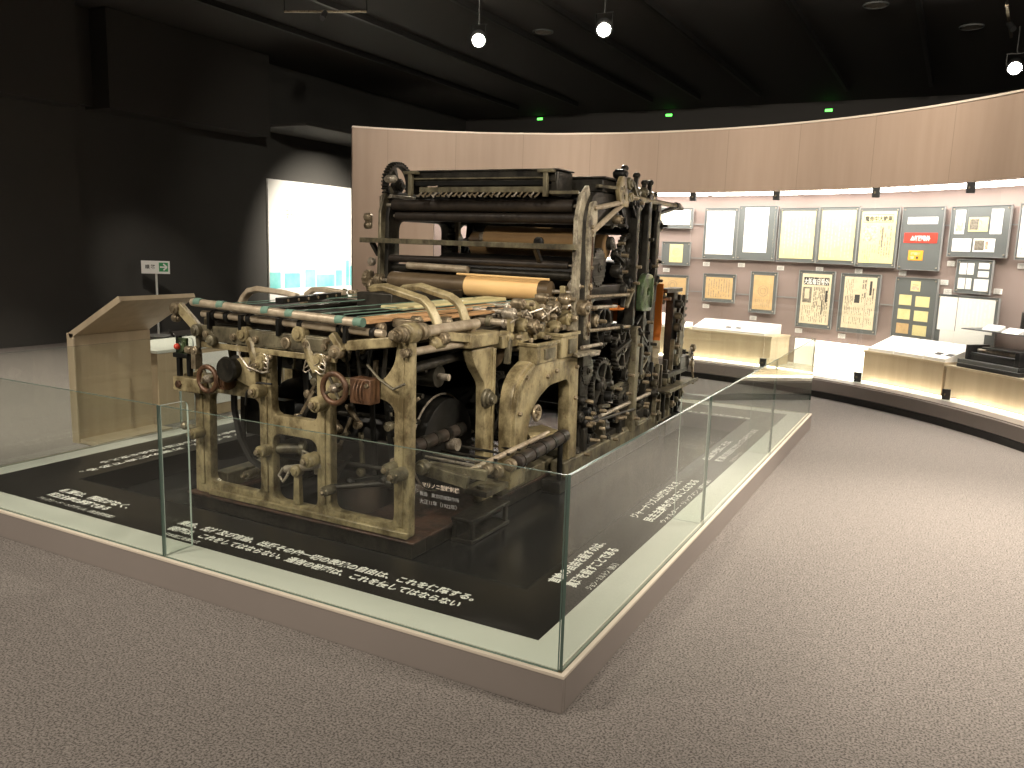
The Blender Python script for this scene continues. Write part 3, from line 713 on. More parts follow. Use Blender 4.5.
# lit poster on the black wall
t = thing('wall_poster', 'tall brightly lit white poster with teal shapes along its foot on the black wall', 'poster', (-10.12, 10.2, .38))
B().box((-10.138, 9.03, .38), (-10.10, 11.75, 2.60)).make('panel', 'posterwhite', t, .002)
for y_, w_, h_ in ((9.04, .28, .20), (9.42, .42, .18), (9.98, .30, .24), (10.30, .55, .14), (10.88, .20, .22), (11.2, .10, .42), (11.32, .25, .30)):
    B().box((-10.10, y_, .62), (-10.097, y_+w_, .72+h_)).make('printed_building', 'teal', t)
text('新聞', .55, Matrix.Translation((-10.0975, 9.45, 1.85)) @ Matrix.Rotation(PI/2, 4, 'Z') @ Matrix.Rotation(PI/2, 4, 'X'), 'newsyellow', t, bold=0)

# ================================================================== CEILING FITTINGS
def spotlight(p, target, label, r=.09):
    p, tg = V(*p), V(*target); d = (tg-p).normalized()
    t = thing('spotlight', label, 'spotlight', p)
    B().lathe(p-d*.20, p, [(0, r*.5), (.08, r*.75), (.4, r*.8), (.42, r), (.97, r*1.05), (1, r*.96)], 20).make('housing', 'fixture', t)
    x = B(); x.lathe(p-d*.004, p+d*.003, [(0, r*.8), (1, r*.8)], 20); x.make('lamp_face', 'lamp', t)
    x = B(); q = p-d*.1; x.bar(q+V(r*1.1, 0, 0), q+V(r*1.1, 0, .14), .006, .02); x.bar(q-V(r*1.1, 0, 0), q+V(-r*1.1, 0, .14), .006, .02); x.bar(q+V(-r*1.2, 0, .14), q+V(r*1.2, 0, .14), .02, .006)
    x.rod(q+V(0, 0, .14), V(q.x, q.y, 4.36), .012); x.make('yoke', 'black', t)
    return p+d*.02, d
def light(p, target, power, size=.05, angle=70, blend=.6, col=(1, .90, .76)):
    l = bpy.data.lights.new('spot', 'SPOT'); l.energy = power; l.spot_size = math.radians(angle); l.spot_blend = blend; l.shadow_soft_size = size; l.color = col
    o = bpy.data.objects.new('spot_light', l); COL.objects.link(o); o.location = p
    o.rotation_euler = (V(*target)-V(*p)).to_track_quat('-Z', 'Y').to_euler(); return o
for x, y, l in ((.85, 10.7, 'round recessed downlight beyond the curved wall, the one by the bright spotlight'), (-4.6, 8.9, 'round recessed downlight above the tall end of the press'), (-.2, 9.2, 'round recessed downlight above the yellow newspapers')):
    t = thing('downlight', l, 'downlight', (x, y, 4.59))
    B().ring((x, y, 4.592), (0, 0, 1), .14, .012, 28, 8).make('bezel', 'grey', t)
    B().lathe((x, y, 4.585), (x, y, 4.599), [(0, .12), (1, .12)], 24).make('reflector', 'steel', t)
for x, z, l in ((-8.07, 4.52, 'leftmost of three'), (-4.91, 4.47, 'middle of three'), (-1.59, 4.42, 'rightmost of three')):
    t = thing('exit_lamp', 'tiny green lamp high on the far wall, '+l, 'lamp', (x, 15.88, z))
    B().box((x-.09, 15.86, z-.04), (x+.09, 15.899, z+.04)).make('lamp_case', 'black', t)
    B().box((x-.07, 15.85, z-.025), (x+.07, 15.862, z+.025)).make('lamp_face', 'exitlamp', t)
for x0, y0_, x1, y1_, l in ((-6.9, 6.1, -5.9, 6.5, 'short lighting track near the bulkhead'), (1.20, 9.0, 1.32, 10.6, 'lighting track beside the bright spotlight past the curved wall'), (-4.7, 6.0, -4.1, 6.1, 'short lighting track near the first bright spotlight')):
    t = thing('lighting_track', l, 'lighting track', (x0, y0_, 4.5))
    B().bar((x0, y0_, 4.40), (x1, y1_, 4.40), .03, .02).make('rail', 'bolt', t)
    for k in (0, 1): B().rod((x0+(x1-x0)*k, y0_+(y1_-y0_)*k, 4.40), (x0+(x1-x0)*k, y0_+(y1_-y0_)*k, 4.6), .006, 8).make('hanger', 'black', t)
    q = V((x0+x1)/2, (y0_+y1_)/2, 4.39); B().rod(q, q+V(.05, -.12, -.10), .035, 14).make('track_head', 'fixture', t)
cam_p = (1.0122, -2.3489, 1.55)
lights = [((-4.20, 6.42, 3.9), (-1.6, 2.0, .8), 'bright round spotlight over the press, the one nearer the black wall'),
          ((-2.66, 6.50, 3.9), (-1.0, 2.2, .8), 'bright round spotlight over the press, second from the black wall'),
          ((1.38, 9.80, 3.86), (1.0, 3.5, .5), 'bright round spotlight shining beyond the top of the curved wall')]
for p, tg, l in lights: spotlight(p, tg, l)

# ================================================================== THE ROTARY PRESS
press = thing('printing_press', 'huge antique rotary printing press of worn cream and black iron standing in the plinth', 'printing press', (-1.95, 2.9, .02))
XL, XR = -2.64, -1.20
def rails():
    for nm, a, b in (('base_rail', (-2.70, .82, .02), (-1.185, .95, .098)), ('base_rail', (-1.33, .95, .02), (-1.185, 5.2, .098)), ('base_rail', (-2.70, .95, .02), (-2.56, 5.2, .098)), ('base_rail', (-2.70, 5.16, .02), (-1.185, 5.28, .098))):
        B().box(a, b).make(nm, 'dark', press, .006)
    for a, b in (((-2.72, .80, .102), (-1.165, .97, .114)), ((-1.35, .97, .098), (-1.165, 5.2, .114)), ((-2.72, .97, .098), (-2.54, 5.2, .114))):
        B().box(a, b).make('base_flange', 'base', press, .003)
    B().box((-1.28, 1.7, .114), (-1.17, 5.0, .20)).make('foot_rail', 'olive', press, .006)
    B().box((-1.15, 2.30, .10), (-1.05, 4.55, .20)).make('foot_rail', 'olive', press, .008)
    B().box((-1.16, 2.2, .02), (-1.03, 4.6, .10)).make('base_rail', 'dark', press, .006)
    B().box((-2.68, .97, .114), (-2.58, 5.0, .20)).make('foot_rail', 'olive', press, .006)
    s = B(); s.box((-1.17, 1.15, .02), (-1.04, 1.56, .04)); s.box((-1.17, 1.15, .13), (-1.04, 1.56, .15)); s.box((-1.065, 1.16, .04), (-1.045, 1.19, .14)); s.box((-1.065, 1.52, .04), (-1.045, 1.55, .14)); s.box((-1.17, 1.16, .04), (-1.14, 1.55, .14))
    s.make('foot_bracket', 'dark', press, .004)
    B().box((-1.75, 1.15, .02), (-1.36, 4.6, .045)).make('floor_plank', 'base', press, .004)
rails()

# ---- front casting
outer = [(-2.685, .115), (-1.212, .115), (-1.212, 1.10), (-1.295, 1.10), (-1.30, .98), (-1.38, .875), (-1.70, .87), (-1.705, .99), (-1.79, .99), (-1.785, .63), (-2.095, .63), (-2.10, .955), (-2.185, .955), (-2.185, .80), (-2.70, .795), (-2.765, .78), (-2.765, .71), (-2.67, .69)]
rr = [.02, .02, .02, .02, .05, .06, .03, .03, .03, .05, .05, .03, .03, .03, .02, .02, .02, .05]
H1 = fillet([(-2.565, .185), (-2.185, .185), (-2.185, .70), (-2.555, .70)], .05)
H2 = fillet([(-2.092, .165), (-1.79, .165), (-1.79, .53), (-2.092, .53)], .06)
H3 = fillet([(-1.70, .175), (-1.305, .175), (-1.305, .77), (-1.40, .80), (-1.62, .79), (-1.70, .74)], [.05, .05, .07, .05, .05, .05])
ff = plate('front_frame', 'y', .86, fillet(outer, rr), [H1, H2, H3], .055, 'cream', press, .007)
for a, b in (((-2.56, .81, .118), (-1.21, .83, .150)),): B().box(a, b).make('frame_rib', 'cream', ff, .004)
for x, z0_, z1_ in ((-2.14, .20, .90), (-1.745, .20, .93), (-1.262, .17, 1.05), (-2.62, .17, .68)):
    B().bar((x, .83, z0_), (x, .83, z1_), .03, .012).make('frame_rib', 'cream', ff, .003)
for x, z, r, w_, m in ((-2.155, .755, .038, .10, 'cream'), (-1.738, .735, .040, .12, 'cream'), (-2.124, .435, .033, .10, 'cream'), (-1.80, .435, .038, .11, 'cream'), (-1.688, .292, .027, .10, 'olive'), (-1.30, .468, .030, .10, 'olive'), (-2.215, .297, .024, .12, 'olive'), (-2.62, .465, .030, .11, 'cream'), (-1.25, .445, .034, .14, 'olive'), (-2.12, .90, .03, .1, 'cream')):
    h = B().hub((x, .80, z), (0, 1, 0), r, w_).make('bearing_cap', m, press)
    B().nut((x, .80-w_/2-.006, z), (0, -1, 0), r*.45, .016).make('nut', 'bolt', h)
    for k in range(3):
        a = k*2.1+.5; B().nut((x+math.cos(a)*r*.72, .80-w_*.36, z+math.sin(a)*r*.72), (0, -1, 0), .005, .008).make('nut', 'bolt', h)
B().rod((-2.67, .86, .465), (-2.78, .86, .475), .018).make('side_shaft', 'olive', press)
B().ball((-2.79, .86, .475), .026).make('shaft_end', 'bolt', press)

# linkage in the lower middle window
s = B(); s.rod((-2.02, .85, .34), (-1.76, .85, .40), .020); s.rod((-1.80, .85, .35), (-1.80, .85, .45), .018); s.make('link_shaft', 'steel', press)
s = B(); s.bar((-1.925, .84, .17), (-1.925, .84, .37), .045, .03, .03, .03); s.hub((-1.925, .835, .35), (0, 1, 0), .032, .06); s.make('link_post', 'cream', press, .003)
s = B(); s.path([(-2.02, .83, .35), (-2.04, .82, .31), (-2.01, .82, .28), (-1.98, .82, .32), (-1.97, .83, .36)], .008); s.path([(-1.88, .83, .42), (-1.87, .82, .47), (-1.84, .82, .46), (-1.83, .83, .42)], .007); s.make('hook_spring', 'steel', press)
s = B(); s.rod((-1.70, .86, .292), (-1.45, 1.0, .32), .016); s.hub((-1.45, 1.0, .32), (1, .4, 0), .03, .05); s.make('link_shaft', 'dark', press)
s = B(); s.rod((-2.13, .86, .433), (-1.98, .95, .44), .028); s.hub((-1.99, .95, .44), (1, .5, 0), .045, .04); s.make('link_shaft', 'olive', press)

# ---- hand wheels
def handwheel(c, R, label):
    x, y, z = c
    w_ = B().ring(c, (0, 1, 0), R-.014, .014, 30, 10).make('handwheel', 'rust', press, label=label)
    s = B()
    for k in range(4):
        a = k*PI/2+.5; s.rod((x, y, z), (x+math.cos(a)*(R-.02), y, z+math.sin(a)*(R-.02)), .008, 8)
    s.make('spokes', 'olive', w_)
    B().lathe((x, y-.03, z), (x, y+.12, z), [(0, .012), (.1, .022), (.35, .024), (.4, .016), (1, .016)], 16).make('hub', 'steel', w_)
    B().nut((x, y-.034, z), (0, -1, 0), .012, .012).make('nut', 'bolt', w_)
handwheel((-2.455, .735, .795), .080, 'small rust-brown handwheel at the outer end')
handwheel((-1.590, .735, .838), .086, 'small rust-brown handwheel near the middle')
for x0, x1, zz0, zz1 in ((-2.395, -2.345, .745, .86), (-1.505, -1.38, .775, .90)):
    g_ = B().box((x0, .745, zz0), (x1, .825, zz1)).make('gear_box', 'rust', press, .006)
    s = B()
    for k in range(3): s.ring(((x0+x1)/2-.02+k*.02, .785, (zz0+zz1)/2), (1, 0, 0), (zz1-zz0)*.52, .004, 20, 6)
    s.make('clamp_band', 'rust', g_)
    B().nut((x1-.02, .742, zz1-.03), (0, -1, 0), .012, .012).make('nut', 'bolt', g_)
# dark pulley and cream bracket plate behind the outer wheel
s = B(); s.lathe((-2.31, .72, .86), (-2.31, .82, .86), [(0, .062), (.15, .07), (.2, .055), (.8, .055), (.85, .07), (1, .062)], 24); s.make('small_pulley', 'dark', press)
B().box((-2.77, .77, .695), (-2.56, .825, .775)).make('end_bracket', 'cream', press, .006)
B().nut((-2.72, .765, .735), (0, -1, 0), .022, .02).make('nut', 'rust', press)
plate('bracket_plate', 'y', .80, fillet([(-2.30, .80), (-2.16, .76), (-2.16, .90), (-2.24, .93), (-2.33, .90)], .03), [], .03, 'cream', press, .004)
# control cluster on the outer corner
s = B(); s.box((-2.76, .79, .71), (-2.735, .815, 1.00)); s.box((-2.775, .78, .88), (-2.66, .82, .905)); s.box((-2.68, .79, .78), (-2.655, .815, .92)); s.bar((-2.775, .80, .99), (-2.80, .78, 1.03), .012, .012); s.make('switch_bracket', 'black', press, .003)
s = B(); s.hub((-2.715, .79, .945), (0, 1, 0), .034, .03); s.box((-2.75, .79, .90), (-2.68, .81, .99)); s.make('switch_box', 'green', press, .003)
B().ball((-2.72, .765, .945), .017).make('red_knob', 'red', press, label='small red knob')
s = B(); s.hub((-2.645, .785, .93), (1, 0, 0), .022, .06); s.hub((-2.60, .79, .93), (0, 1, 0), .026, .05); s.box((-2.62, .77, .83), (-2.585, .82, .92)); s.make('control_linkage', 'bolt', press, .002)
B().bar((-2.70, .77, 1.17), (-2.575, .79, 1.05), .03, .055).make('link_arm', 'cream', press, .006)
s = B(); s.hub((-2.715, .77, 1.155), (0, 1, 0), .032, .07); s.hub((-2.735, .78, 1.10), (1, 0, 0), .022, .05); s.make('arm_pivot', 'bolt', press)
s = B(); s.hub((-2.565, .78, 1.045), (0, 1, 0), .034, .08); s.bar((-2.57, .79, 1.05), (-2.56, .79, .95), .03, .04); s.bar((-2.50, .79, 1.06), (-2.44, .79, .99), .035, .05); s.hub((-2.45, .77, 1.0), (0, 1, 0), .03, .06); s.make('arm_joint', 'olive', press, .003)
# curved cream castings with spring wires above the two middle posts
for x, z, sg in ((-2.13, .95, 1), (-1.75, .98, 1)):
    s = B(); s.path([(x-.09, .80, z+.09), (x-.05, .79, z+.05), (x-.03, .79, z-.02), (x, .80, z-.08)], .028, 10); s.hub((x-.10, .79, z+.10), (0, 1, 0), .04, .07); s.hub((x+.02, .80, z-.02), (0, 1, 0), .033, .07); s.make('curved_bracket', 'cream', press)
    for k in range(4):
        B().path([(x+.07*math.cos(t*.5+k*.2), .775+.004*k, z-.06+k*.022+.03*math.sin(t*.9)) for t in range(-3, 8)], .0035, 6).make('spring_wire', 'steel', press)
    B().ball((x+.09, .775, z-.005), .016).make('oil_cup', 'bolt', press)
# long spring straps and cables across the front
B().path([(-2.30, .79, 1.02), (-2.26, .78, .93), (-2.20, .775, .88), (-2.10, .775, .86), (-2.06, .78, .87)], .005).make('cable', 'steel', press)
B().path([(-2.06, .80, .80), (-2.15, .79, .80), (-2.24, .80, .74), (-2.28, .83, .66)], .006).make('cable', 'leather', press)
B().path([(-1.44, .80, .96), (-1.36, .79, .90), (-1.28, .79, .86), (-1.22, .80, .89)], .007).make('cable', 'olive', press)

# ---- near corner, side rods, rear corner post
s = B(); s.bar((-1.235, .86, 1.08), (-1.235, .86, 1.16), .05, .05); s.hub((-1.235, .86, 1.125), (0, 1, 0), .05, .10); s.make('corner_head', 'cream', press, .004)
s = B()
for y, r in ((.74, .030), (.76, .038), (.785, .038), (.805, .030), (.93, .042), (.955, .042)): s.lathe((-1.235, y, 1.125), (-1.235, y+.022, 1.125), [(0, r*.9), (.2, r), (.8, r), (1, r*.9)], 20)
s.rod((-1.235, .72, 1.125), (-1.235, .96, 1.125), .024); s.nut((-1.235, .718, 1.125), (0, -1, 0), .022, .02); s.make('corner_coupling', 'bolt', press)
B().rod((-1.225, .95, 1.125), (-1.225, 1.46, 1.13), .027, 18).make('side_rod', 'roll', press)
B().rod((-1.225, .88, 1.035), (-1.225, 1.44, 1.035), .020, 16).make('side_rod', 'roll', press)
B().rod((-1.30, .90, .93), (-1.30, 1.50, .96), .026, 16).make('side_rod', 'dark', press)
for y in (.83, .80): B().hub((-1.225, y, 1.035), (0, 1, 0), .022, .03).make('rod_nut', 'bolt', press)
B().bar((-1.555, .79, 1.045), (-1.28, .80, 1.085), .045, .05).make('cross_arm', 'cream', press, .006)
B().bar((-1.62, .76, 1.10), (-1.555, .76, 1.02), .035, .035).make('cross_link', 'cream', press, .004)
s = B(); s.hub((-1.59, .76, 1.015), (0, 1, 0), .036, .07); s.nut((-1.59, .72, 1.015), (0, -1, 0), .02, .02); s.nut((-1.66, .76, 1.06), (0, -1, 0), .016, .03); s.make('cross_pivot', 'bolt', press)
pp = plate('corner_post', 'x', -1.215, fillet([(1.505, .115), (1.61, .115), (1.60, 1.0), (1.34, 1.0), (1.40, .90), (1.50, .80), (1.505, .6)], .03), [], .06, 'cream', press, .006)
B().box((-1.195, 1.57, .13), (-1.175, 1.60, .99)).make('post_rib', 'cream', pp, .003)
B().box((-1.28, 1.31, 1.01), (-1.165, 1.61, 1.085)).make('post_block', 'cream', press, .008)
s = B()
for r, x in ((.055, -1.165), (.042, -1.145), (.028, -1.125)): s.lathe((x-.02, 1.51, .72), (x, 1.51, .72), [(0, r), (.7, r), (1, r*.88)], 22)
s.make('bearing_cap', 'olive', press)
plate('corner_post', 'x', -2.63, fillet([(1.515, .115), (1.655, .115), (1.645, 1.0), (1.40, 1.0), (1.53, .86)], .02), [], .07, 'cream', press, .006)
B().box((-2.66, .90, 1.02), (-2.60, 2.62, 1.10)).make('side_beam', 'olive', press, .005)
B().box((-1.24, 1.66, .98), (-1.17, 2.62, 1.05)).make('side_beam', 'cream', press, .005)

# ---- front rollers
r1 = B().lathe((-2.575, .75, 1.198), (-1.43, .75, 1.166), [(0, .012), (.004, .020), (.02, .0215), (.98, .0215), (.996, .020), (1, .012)], 22).make('front_roller', 'roll', press)
for x in (-2.52, -2.35, -2.035, -1.875, -1.56, -1.45):
    z = 1.202-(x+2.60)/1.17*.034; B().rod((x-.024, .75, z), (x+.024, .75, z), .0228, 20).make('green_band', 'tape', r1)
r2 = B().rod((-2.55, .80, 1.135), (-1.34, .80, 1.118), .019).make('lower_roller', 'roll', press)
for x in (-2.46, -2.36, -2.20, -1.98, -1.85, -1.60, -1.40): B().hub((x, .80, 1.134-(x+2.55)*.014), (1, 0, 0), .030, .035).make('collar', 'black', r2)
r3 = B().rod((-2.50, .86, 1.10), (-1.30, .86, 1.09), .022).make('lower_roller', 'rubber', press)
pk = B().box((-2.54, .78, .99), (-1.60, .82, 1.075)).make('front_plank', 'olive', press, .004)
B().box((-2.10, .775, 1.0), (-1.64, .785, 1.065)).make('plank_facing', 'olive', pk, .003)
for x in (-2.50, -2.30, -2.14, -1.93, -1.80, -1.68): B().hub((x, .772, 1.03), (0, 1, 0), .018 if x != -1.93 else .03, .03).make('nut', 'bolt', pk)
B().box((-2.55, .78, .955), (-1.62, .80, .985)).make('lower_strip', 'cream', press, .003)
for x in (-2.47, -2.24, -1.98, -1.55): B().box((x-.01, .76, 1.06), (x+.01, .80, 1.15)).make('roller_hanger', 'black', press, .002)

# ---- delivery table on top: beds, boards, tapes
B().box((-2.60, .92, 1.06), (-1.28, 2.40, 1.085)).make('table_bed', 'dark', press, .003)
for i, (x, m, dz) in enumerate(((-1.62, 'board', .02), (-1.80, 'dark', .0), (-2.02, 'dark', .015), (-2.22, 'dark', 0), (-2.42, 'dark', .015))):
    B().bar((x+.06, .88, 1.135+dz), (x, 2.45, 1.15+dz), .13, .018).make('feed_board', m, press, .003)
B().bar((-1.74, 1.40, 1.185), (-1.66, 2.45, 1.20), .16, .02).make('feed_board', 'board2', press, .003, label='pale yellow board')
B().bar((-1.44, 1.20, 1.15), (-1.40, 2.45, 1.16), .07, .016).make('feed_board', 'board', press, .003)
for x, x2, z in ((-2.50, -2.46, 1.19), (-2.33, -2.20, 1.20), (-2.18, -2.02, 1.195), (-1.98, -1.80, 1.185), (-1.75, -1.62, 1.19), (-1.58, -1.36, 1.20), (-1.50, -1.25, 1.195)):
    s = B(); s.bar((x, .80, z-.005), (x2, 2.5, z+.015), .011, .003); s.make('conveyor_tape', 'tape', press)
bb = B().bar((-2.19, 1.0, 1.215), (-2.34, 1.66, 1.215), .05, .032).make('perforated_bar', 'black', press, .003)
for k in range(6):
    t_ = .08+k*.165; B().hub((-2.19-.15*t_+.026, 1.0+.66*t_, 1.215), (1, .2, 0), .009, .01).make('nut', 'bolt', bb)
B().box((-2.16, 1.62, 1.16), (-1.90, 2.42, 1.245)).make('tape_box', 'dark', press, .006)
B().box((-2.62, 1.7, 1.10), (-2.42, 2.4, 1.17)).make('tape_box', 'dark', press, .006)
def gooseneck(pts, m='cream'):
    g_ = B().path(pts, 0, flat=(.045, .032)).make('guide_lever', m, press, .006)
    B().hub(pts[0], (0, 1, 0), .03, .07).make('pivot', 'bolt', g_)
gooseneck([(-1.20, 1.10, 1.08), (-1.236, 1.12, 1.115), (-1.265, 1.12, 1.18), (-1.30, 1.12, 1.235), (-1.34, 1.12, 1.265), (-1.577, 1.12, 1.317), (-1.68, 1.14, 1.305)])
gooseneck([(-1.25, 1.43, 1.10), (-1.285, 1.45, 1.14), (-1.31, 1.45, 1.20), (-1.345, 1.45, 1.24), (-1.39, 1.45, 1.265), (-1.585, 1.45, 1.310), (-1.72, 1.46, 1.29)])
gooseneck([(-2.72, 1.23, 1.14), (-2.705, 1.25, 1.195), (-2.66, 1.25, 1.235), (-2.59, 1.25, 1.25), (-2.38, 1.25, 1.238), (-2.30, 1.26, 1.225)], 'roll')
gooseneck([(-2.68, 1.75, 1.15), (-2.66, 1.75, 1.20), (-2.61, 1.75, 1.23), (-2.54, 1.75, 1.235), (-2.36, 1.75, 1.222)], 'roll')
s = B(); s.hub((-1.22, 1.08, 1.06), (0, 1, 0), .03, .12); s.bar((-1.24, 1.05, 1.10), (-1.18, 1.38, 1.06), .03, .045); s.make('lever_bracket', 'cream', press, .004)
s = B(); s.hub((-1.32, 1.30, 1.14), (1, 0, 0), .032, .08); s.hub((-1.42, 1.18, 1.15), (1, 0, 0), .026, .07); s.box((-1.50, 1.08, 1.12), (-1.36, 1.16, 1.16)); s.hub((-1.50, .98, 1.12), (1, 0, 0), .03, .06); s.make('lever_joint', 'bolt', press, .003)
# cross shafts at the back of the table, crowded with collars
for y, z, r, x0, x1, m in ((1.95, 1.16, .016, -2.62, -1.16, 'steel'), (2.10, 1.12, .024, -2.62, -1.22, 'roll'), (2.25, 1.17, .018, -2.62, -1.16, 'steel'), (1.80, 1.11, .020, -1.9, -1.18, 'roll'), (2.42, 1.14, .026, -2.62, -1.18, 'dark'), (1.98, 1.03, .030, -1.95, -1.22, 'steel'), (2.2, .98, .035, -2.6, -1.2, 'dark')):
    sh = B().rod((x0, y, z), (x1, y, z), r).make('cross_shaft', m, press)
    rnd = random.Random(int(y*100)); n = 7
    for k in range(n):
        x = x0+(x1-x0)*(k+rnd.uniform(.2, .8))/n; B().hub((x, y, z), (1, 0, 0), r+rnd.uniform(.008, .022), rnd.uniform(.02, .05)).make('collar', rnd.choice(['bolt', 'dark', 'steel', 'olive']), sh)
# clutter of levers on the far left of the table
rnd = random.Random(4)
for k in range(9):
    x, y = -2.62+rnd.uniform(-.04, .12), 1.95+k*.06
    s = B(); s.hub((x, y, 1.15+rnd.uniform(0, .05)), (0, 1, 0), rnd.uniform(.018, .03), .04); s.bar((x, y, 1.15), (x+rnd.uniform(-.05, .08), y+.03, 1.22), .016, .016); s.make('tension_lever', rnd.choice(['green', 'bolt', 'dark']), press, .002)

# ---- interior of the front section
def drum(y, z, r, x0, x1, m, name='drum', ends=True):
    d = B().lathe((x0, y, z), (x1, y, z), [(0, r*.96), (.004, r), (.996, r), (1, r*.96)], 40).make(name, m, press)
    if ends:
        B().rod((x0-.06, y, z), (x1+.06, y, z), min(.035, r*.3)).make('axle', 'steel', d)
    return d
drum(1.42, .46, .25, -2.50, -1.36, 'black'); drum(2.0, .62, .26, -2.50, -1.36, 'black'); drum(1.75, .95, .08, -2.5, -1.32, 'dark'); drum(1.25, .86, .06, -2.5, -1.32, 'dark')
d = B().ring((-1.42, 1.42, .46), (1, 0, 0), .27, .006, 40, 6).make('drum_rim', 'steel', press)
for (a, b, w_) in (((-2.48, 1.02, 1.02), (-2.46, .98, .42), .035), ((-2.36, 1.02, 1.02), (-2.26, 1.0, .66), .03), ((-2.26, 1.0, 1.0), (-2.22, 1.0, .60), .03), ((-1.62, 1.05, 1.0), (-1.58, 1.05, .30), .03), ((-1.50, 1.0, .92), (-1.46, 1.05, .35), .03), ((-2.02, 1.0, 1.0), (-1.98, .98, .66), .035), ((-1.90, 1.0, 1.0), (-1.92, .98, .66), .03)):
    B().bar(a, b, w_, .012).make('vertical_strap', 'black', press, .002)
B().path([(-2.47, .93, .78), (-2.46, .92, .60), (-2.42, .92, .44), (-2.34, .92, .33), (-2.24, .92, .29), (-2.20, .93, .30)], 0, flat=(.02, .03)).make('drive_belt', 'leather', press)
B().path([(-2.30, 1.0, .80), (-2.34, 1.0, .62), (-2.31, 1.0, .45), (-2.23, 1.0, .36)], 0, flat=(.02, .03)).make('drive_belt', 'leather', press)
rnd = random.Random(11)
for k in range(34):
    x, y, z = rnd.uniform(-2.08, -1.36), rnd.uniform(.93, 1.12), rnd.uniform(.28, 1.0)
    a = rnd.uniform(-1.2, 1.2); L_ = rnd.uniform(.12, .30)
    s = B(); s.bar((x, y, z), (x+L_*math.cos(a+1.4)*.6, y+.02, z+L_*math.sin(a+1.4)*.7), .022, .018); s.hub((x, y-.015, z), (0, 1, 0), .024, .04); s.make('rocker_arm', rnd.choice(['dark', 'dark', 'black', 'olive', 'bolt']), press, .002)
for k in range(14):
    x = -2.50+k*.083+rnd.uniform(-.02, .02); z = rnd.uniform(.72, .88)
    B().bar((x, .90, 1.06), (x+rnd.uniform(-.06, .06), .92, z), rnd.uniform(.014, .028), .012).make('hanging_strap', rnd.choice(['black', 'dark', 'black', 'olive']), press, .002)
for k in range(5): B().rod((-2.12+k*.02, 1.04+k*.03, .36+k*.13), (-1.34, 1.04+k*.03, .38+k*.13), .013).make('cross_rod', 'dark', press)
B().box((-2.48, 1.02, .44), (-2.18, 1.10, .66)).make('dark_guard', 'black', press, .006)

# ---- low tape table sticking out of the side
tb_z = .42
def fluted(p, q, r, n, name):
    R_ = B().lathe(p, q, [(0, r*.7), (.01, r), (.99, r), (1, r*.7)], 20).make(name, 'rubber', press)
    for k in range(n):
        c = V(*p).lerp(V(*q), (k+.5)/n); d_ = (V(*q)-V(*p)).normalized()
        B().rod(c-d_*.018, c+d_*.018, r*1.10, 20).make('ring', 'dark', R_)
    return R_
fluted((-.93, 1.40, .42), (-.93, 2.02, .452), .038, 5, 'tape_roller')
fluted((-1.36, 1.0, .505), (-1.36, 1.56, .522), .036, 5, 'tape_roller')
B().rod((-1.44, 1.0, .44), (-1.44, 2.0, .45), .012).make('table_rod', 'roll', press)
B().rod((-1.03, 1.10, .43), (-1.03, 2.0, .455), .015).make('table_rod', 'roll', press)
for k, y in enumerate((1.16, 1.24, 1.32, 1.46, 1.58, 1.72, 1.86, 1.98, 2.08)):
    B().rod((-1.60, y+.05, .43), (-1.0, y, .44), .008, 8).make('table_rod', 'steel' if k < 2 else 'dark', press)
s = B(); s.bar((-1.26, .98, .44), (-.98, 1.0, .40), .03, .06); s.hub((-1.22, .96, .45), (0, 1, 0), .038, .06); s.make('table_arm', 'olive', press, .004)
s = B(); s.bar((-1.24, 1.05, .43), (-.95, 1.13, .41), .03, .055); s.make('table_arm', 'olive', press, .004)
s = B(); s.hub((-.99, 1.20, .42), (0, 1, 0), .03, .07); s.hub((-.93, 1.34, .42), (0, 1, 0), .034, .05); s.nut((-1.03, 1.04, .41), (0, -1, 0), .016, .03); s.hub((-.97, 1.27, .40), (0, 1, 0), .036, .04); s.make('roller_bearing', 'bolt', press)
B().rod((-1.06, 2.25, .02), (-1.06, 2.25, .40), .017).make('table_leg', 'black', press)
B().rod((-.93, 1.42, .02), (-.93, 1.42, .38), .012).make('table_leg', 'black', press) if False else None
B().bar((-1.17, 1.30, .28), (-1.17, 1.58, .28), .04, .05).make('side_rail', 'dark', press, .005)
s = B(); s.box((-1.16, 1.22, .26), (-1.0, 1.46, .29)); s.hub((-1.06, 1.26, .30), (0, 0, 1), .02, .03); s.make('rail_bracket', 'olive', press, .004)

# ---- arched casting and its bearing blocks
arch = [(1.59, .20), (1.575, .66), (1.60, .78), (1.68, .86), (1.80, .905), (1.83, .885), (2.49, .87), (2.51, .20), (2.38, .20), (2.35, .70), (2.31, .735), (2.06, .73), (1.89, .66), (1.80, .55), (1.775, .20)]
ac = plate('arch_casting', 'x', -1.10, fillet(arch, [0, .1, .1, .08, .02, .02, .02, 0, 0, .03, .03, .06, .1, .08, 0]), [], .08, 'cream', press, .008)
B().path([(-1.052, 1.595, .35), (-1.052, 1.60, .66), (-1.052, 1.63, .77), (-1.052, 1.71, .84), (-1.052, 1.81, .88)], 0, flat=(.018, .022)).make('arch_rib', 'cream', ac)
for y, z in ((2.02, .79), (2.14, .81), (1.74, .82), (1.67, .62), (2.44, .60), (2.44, .80)): B().nut((-1.05, y, z), (1, 0, 0), .014, .02).make('nut', 'bolt', ac)
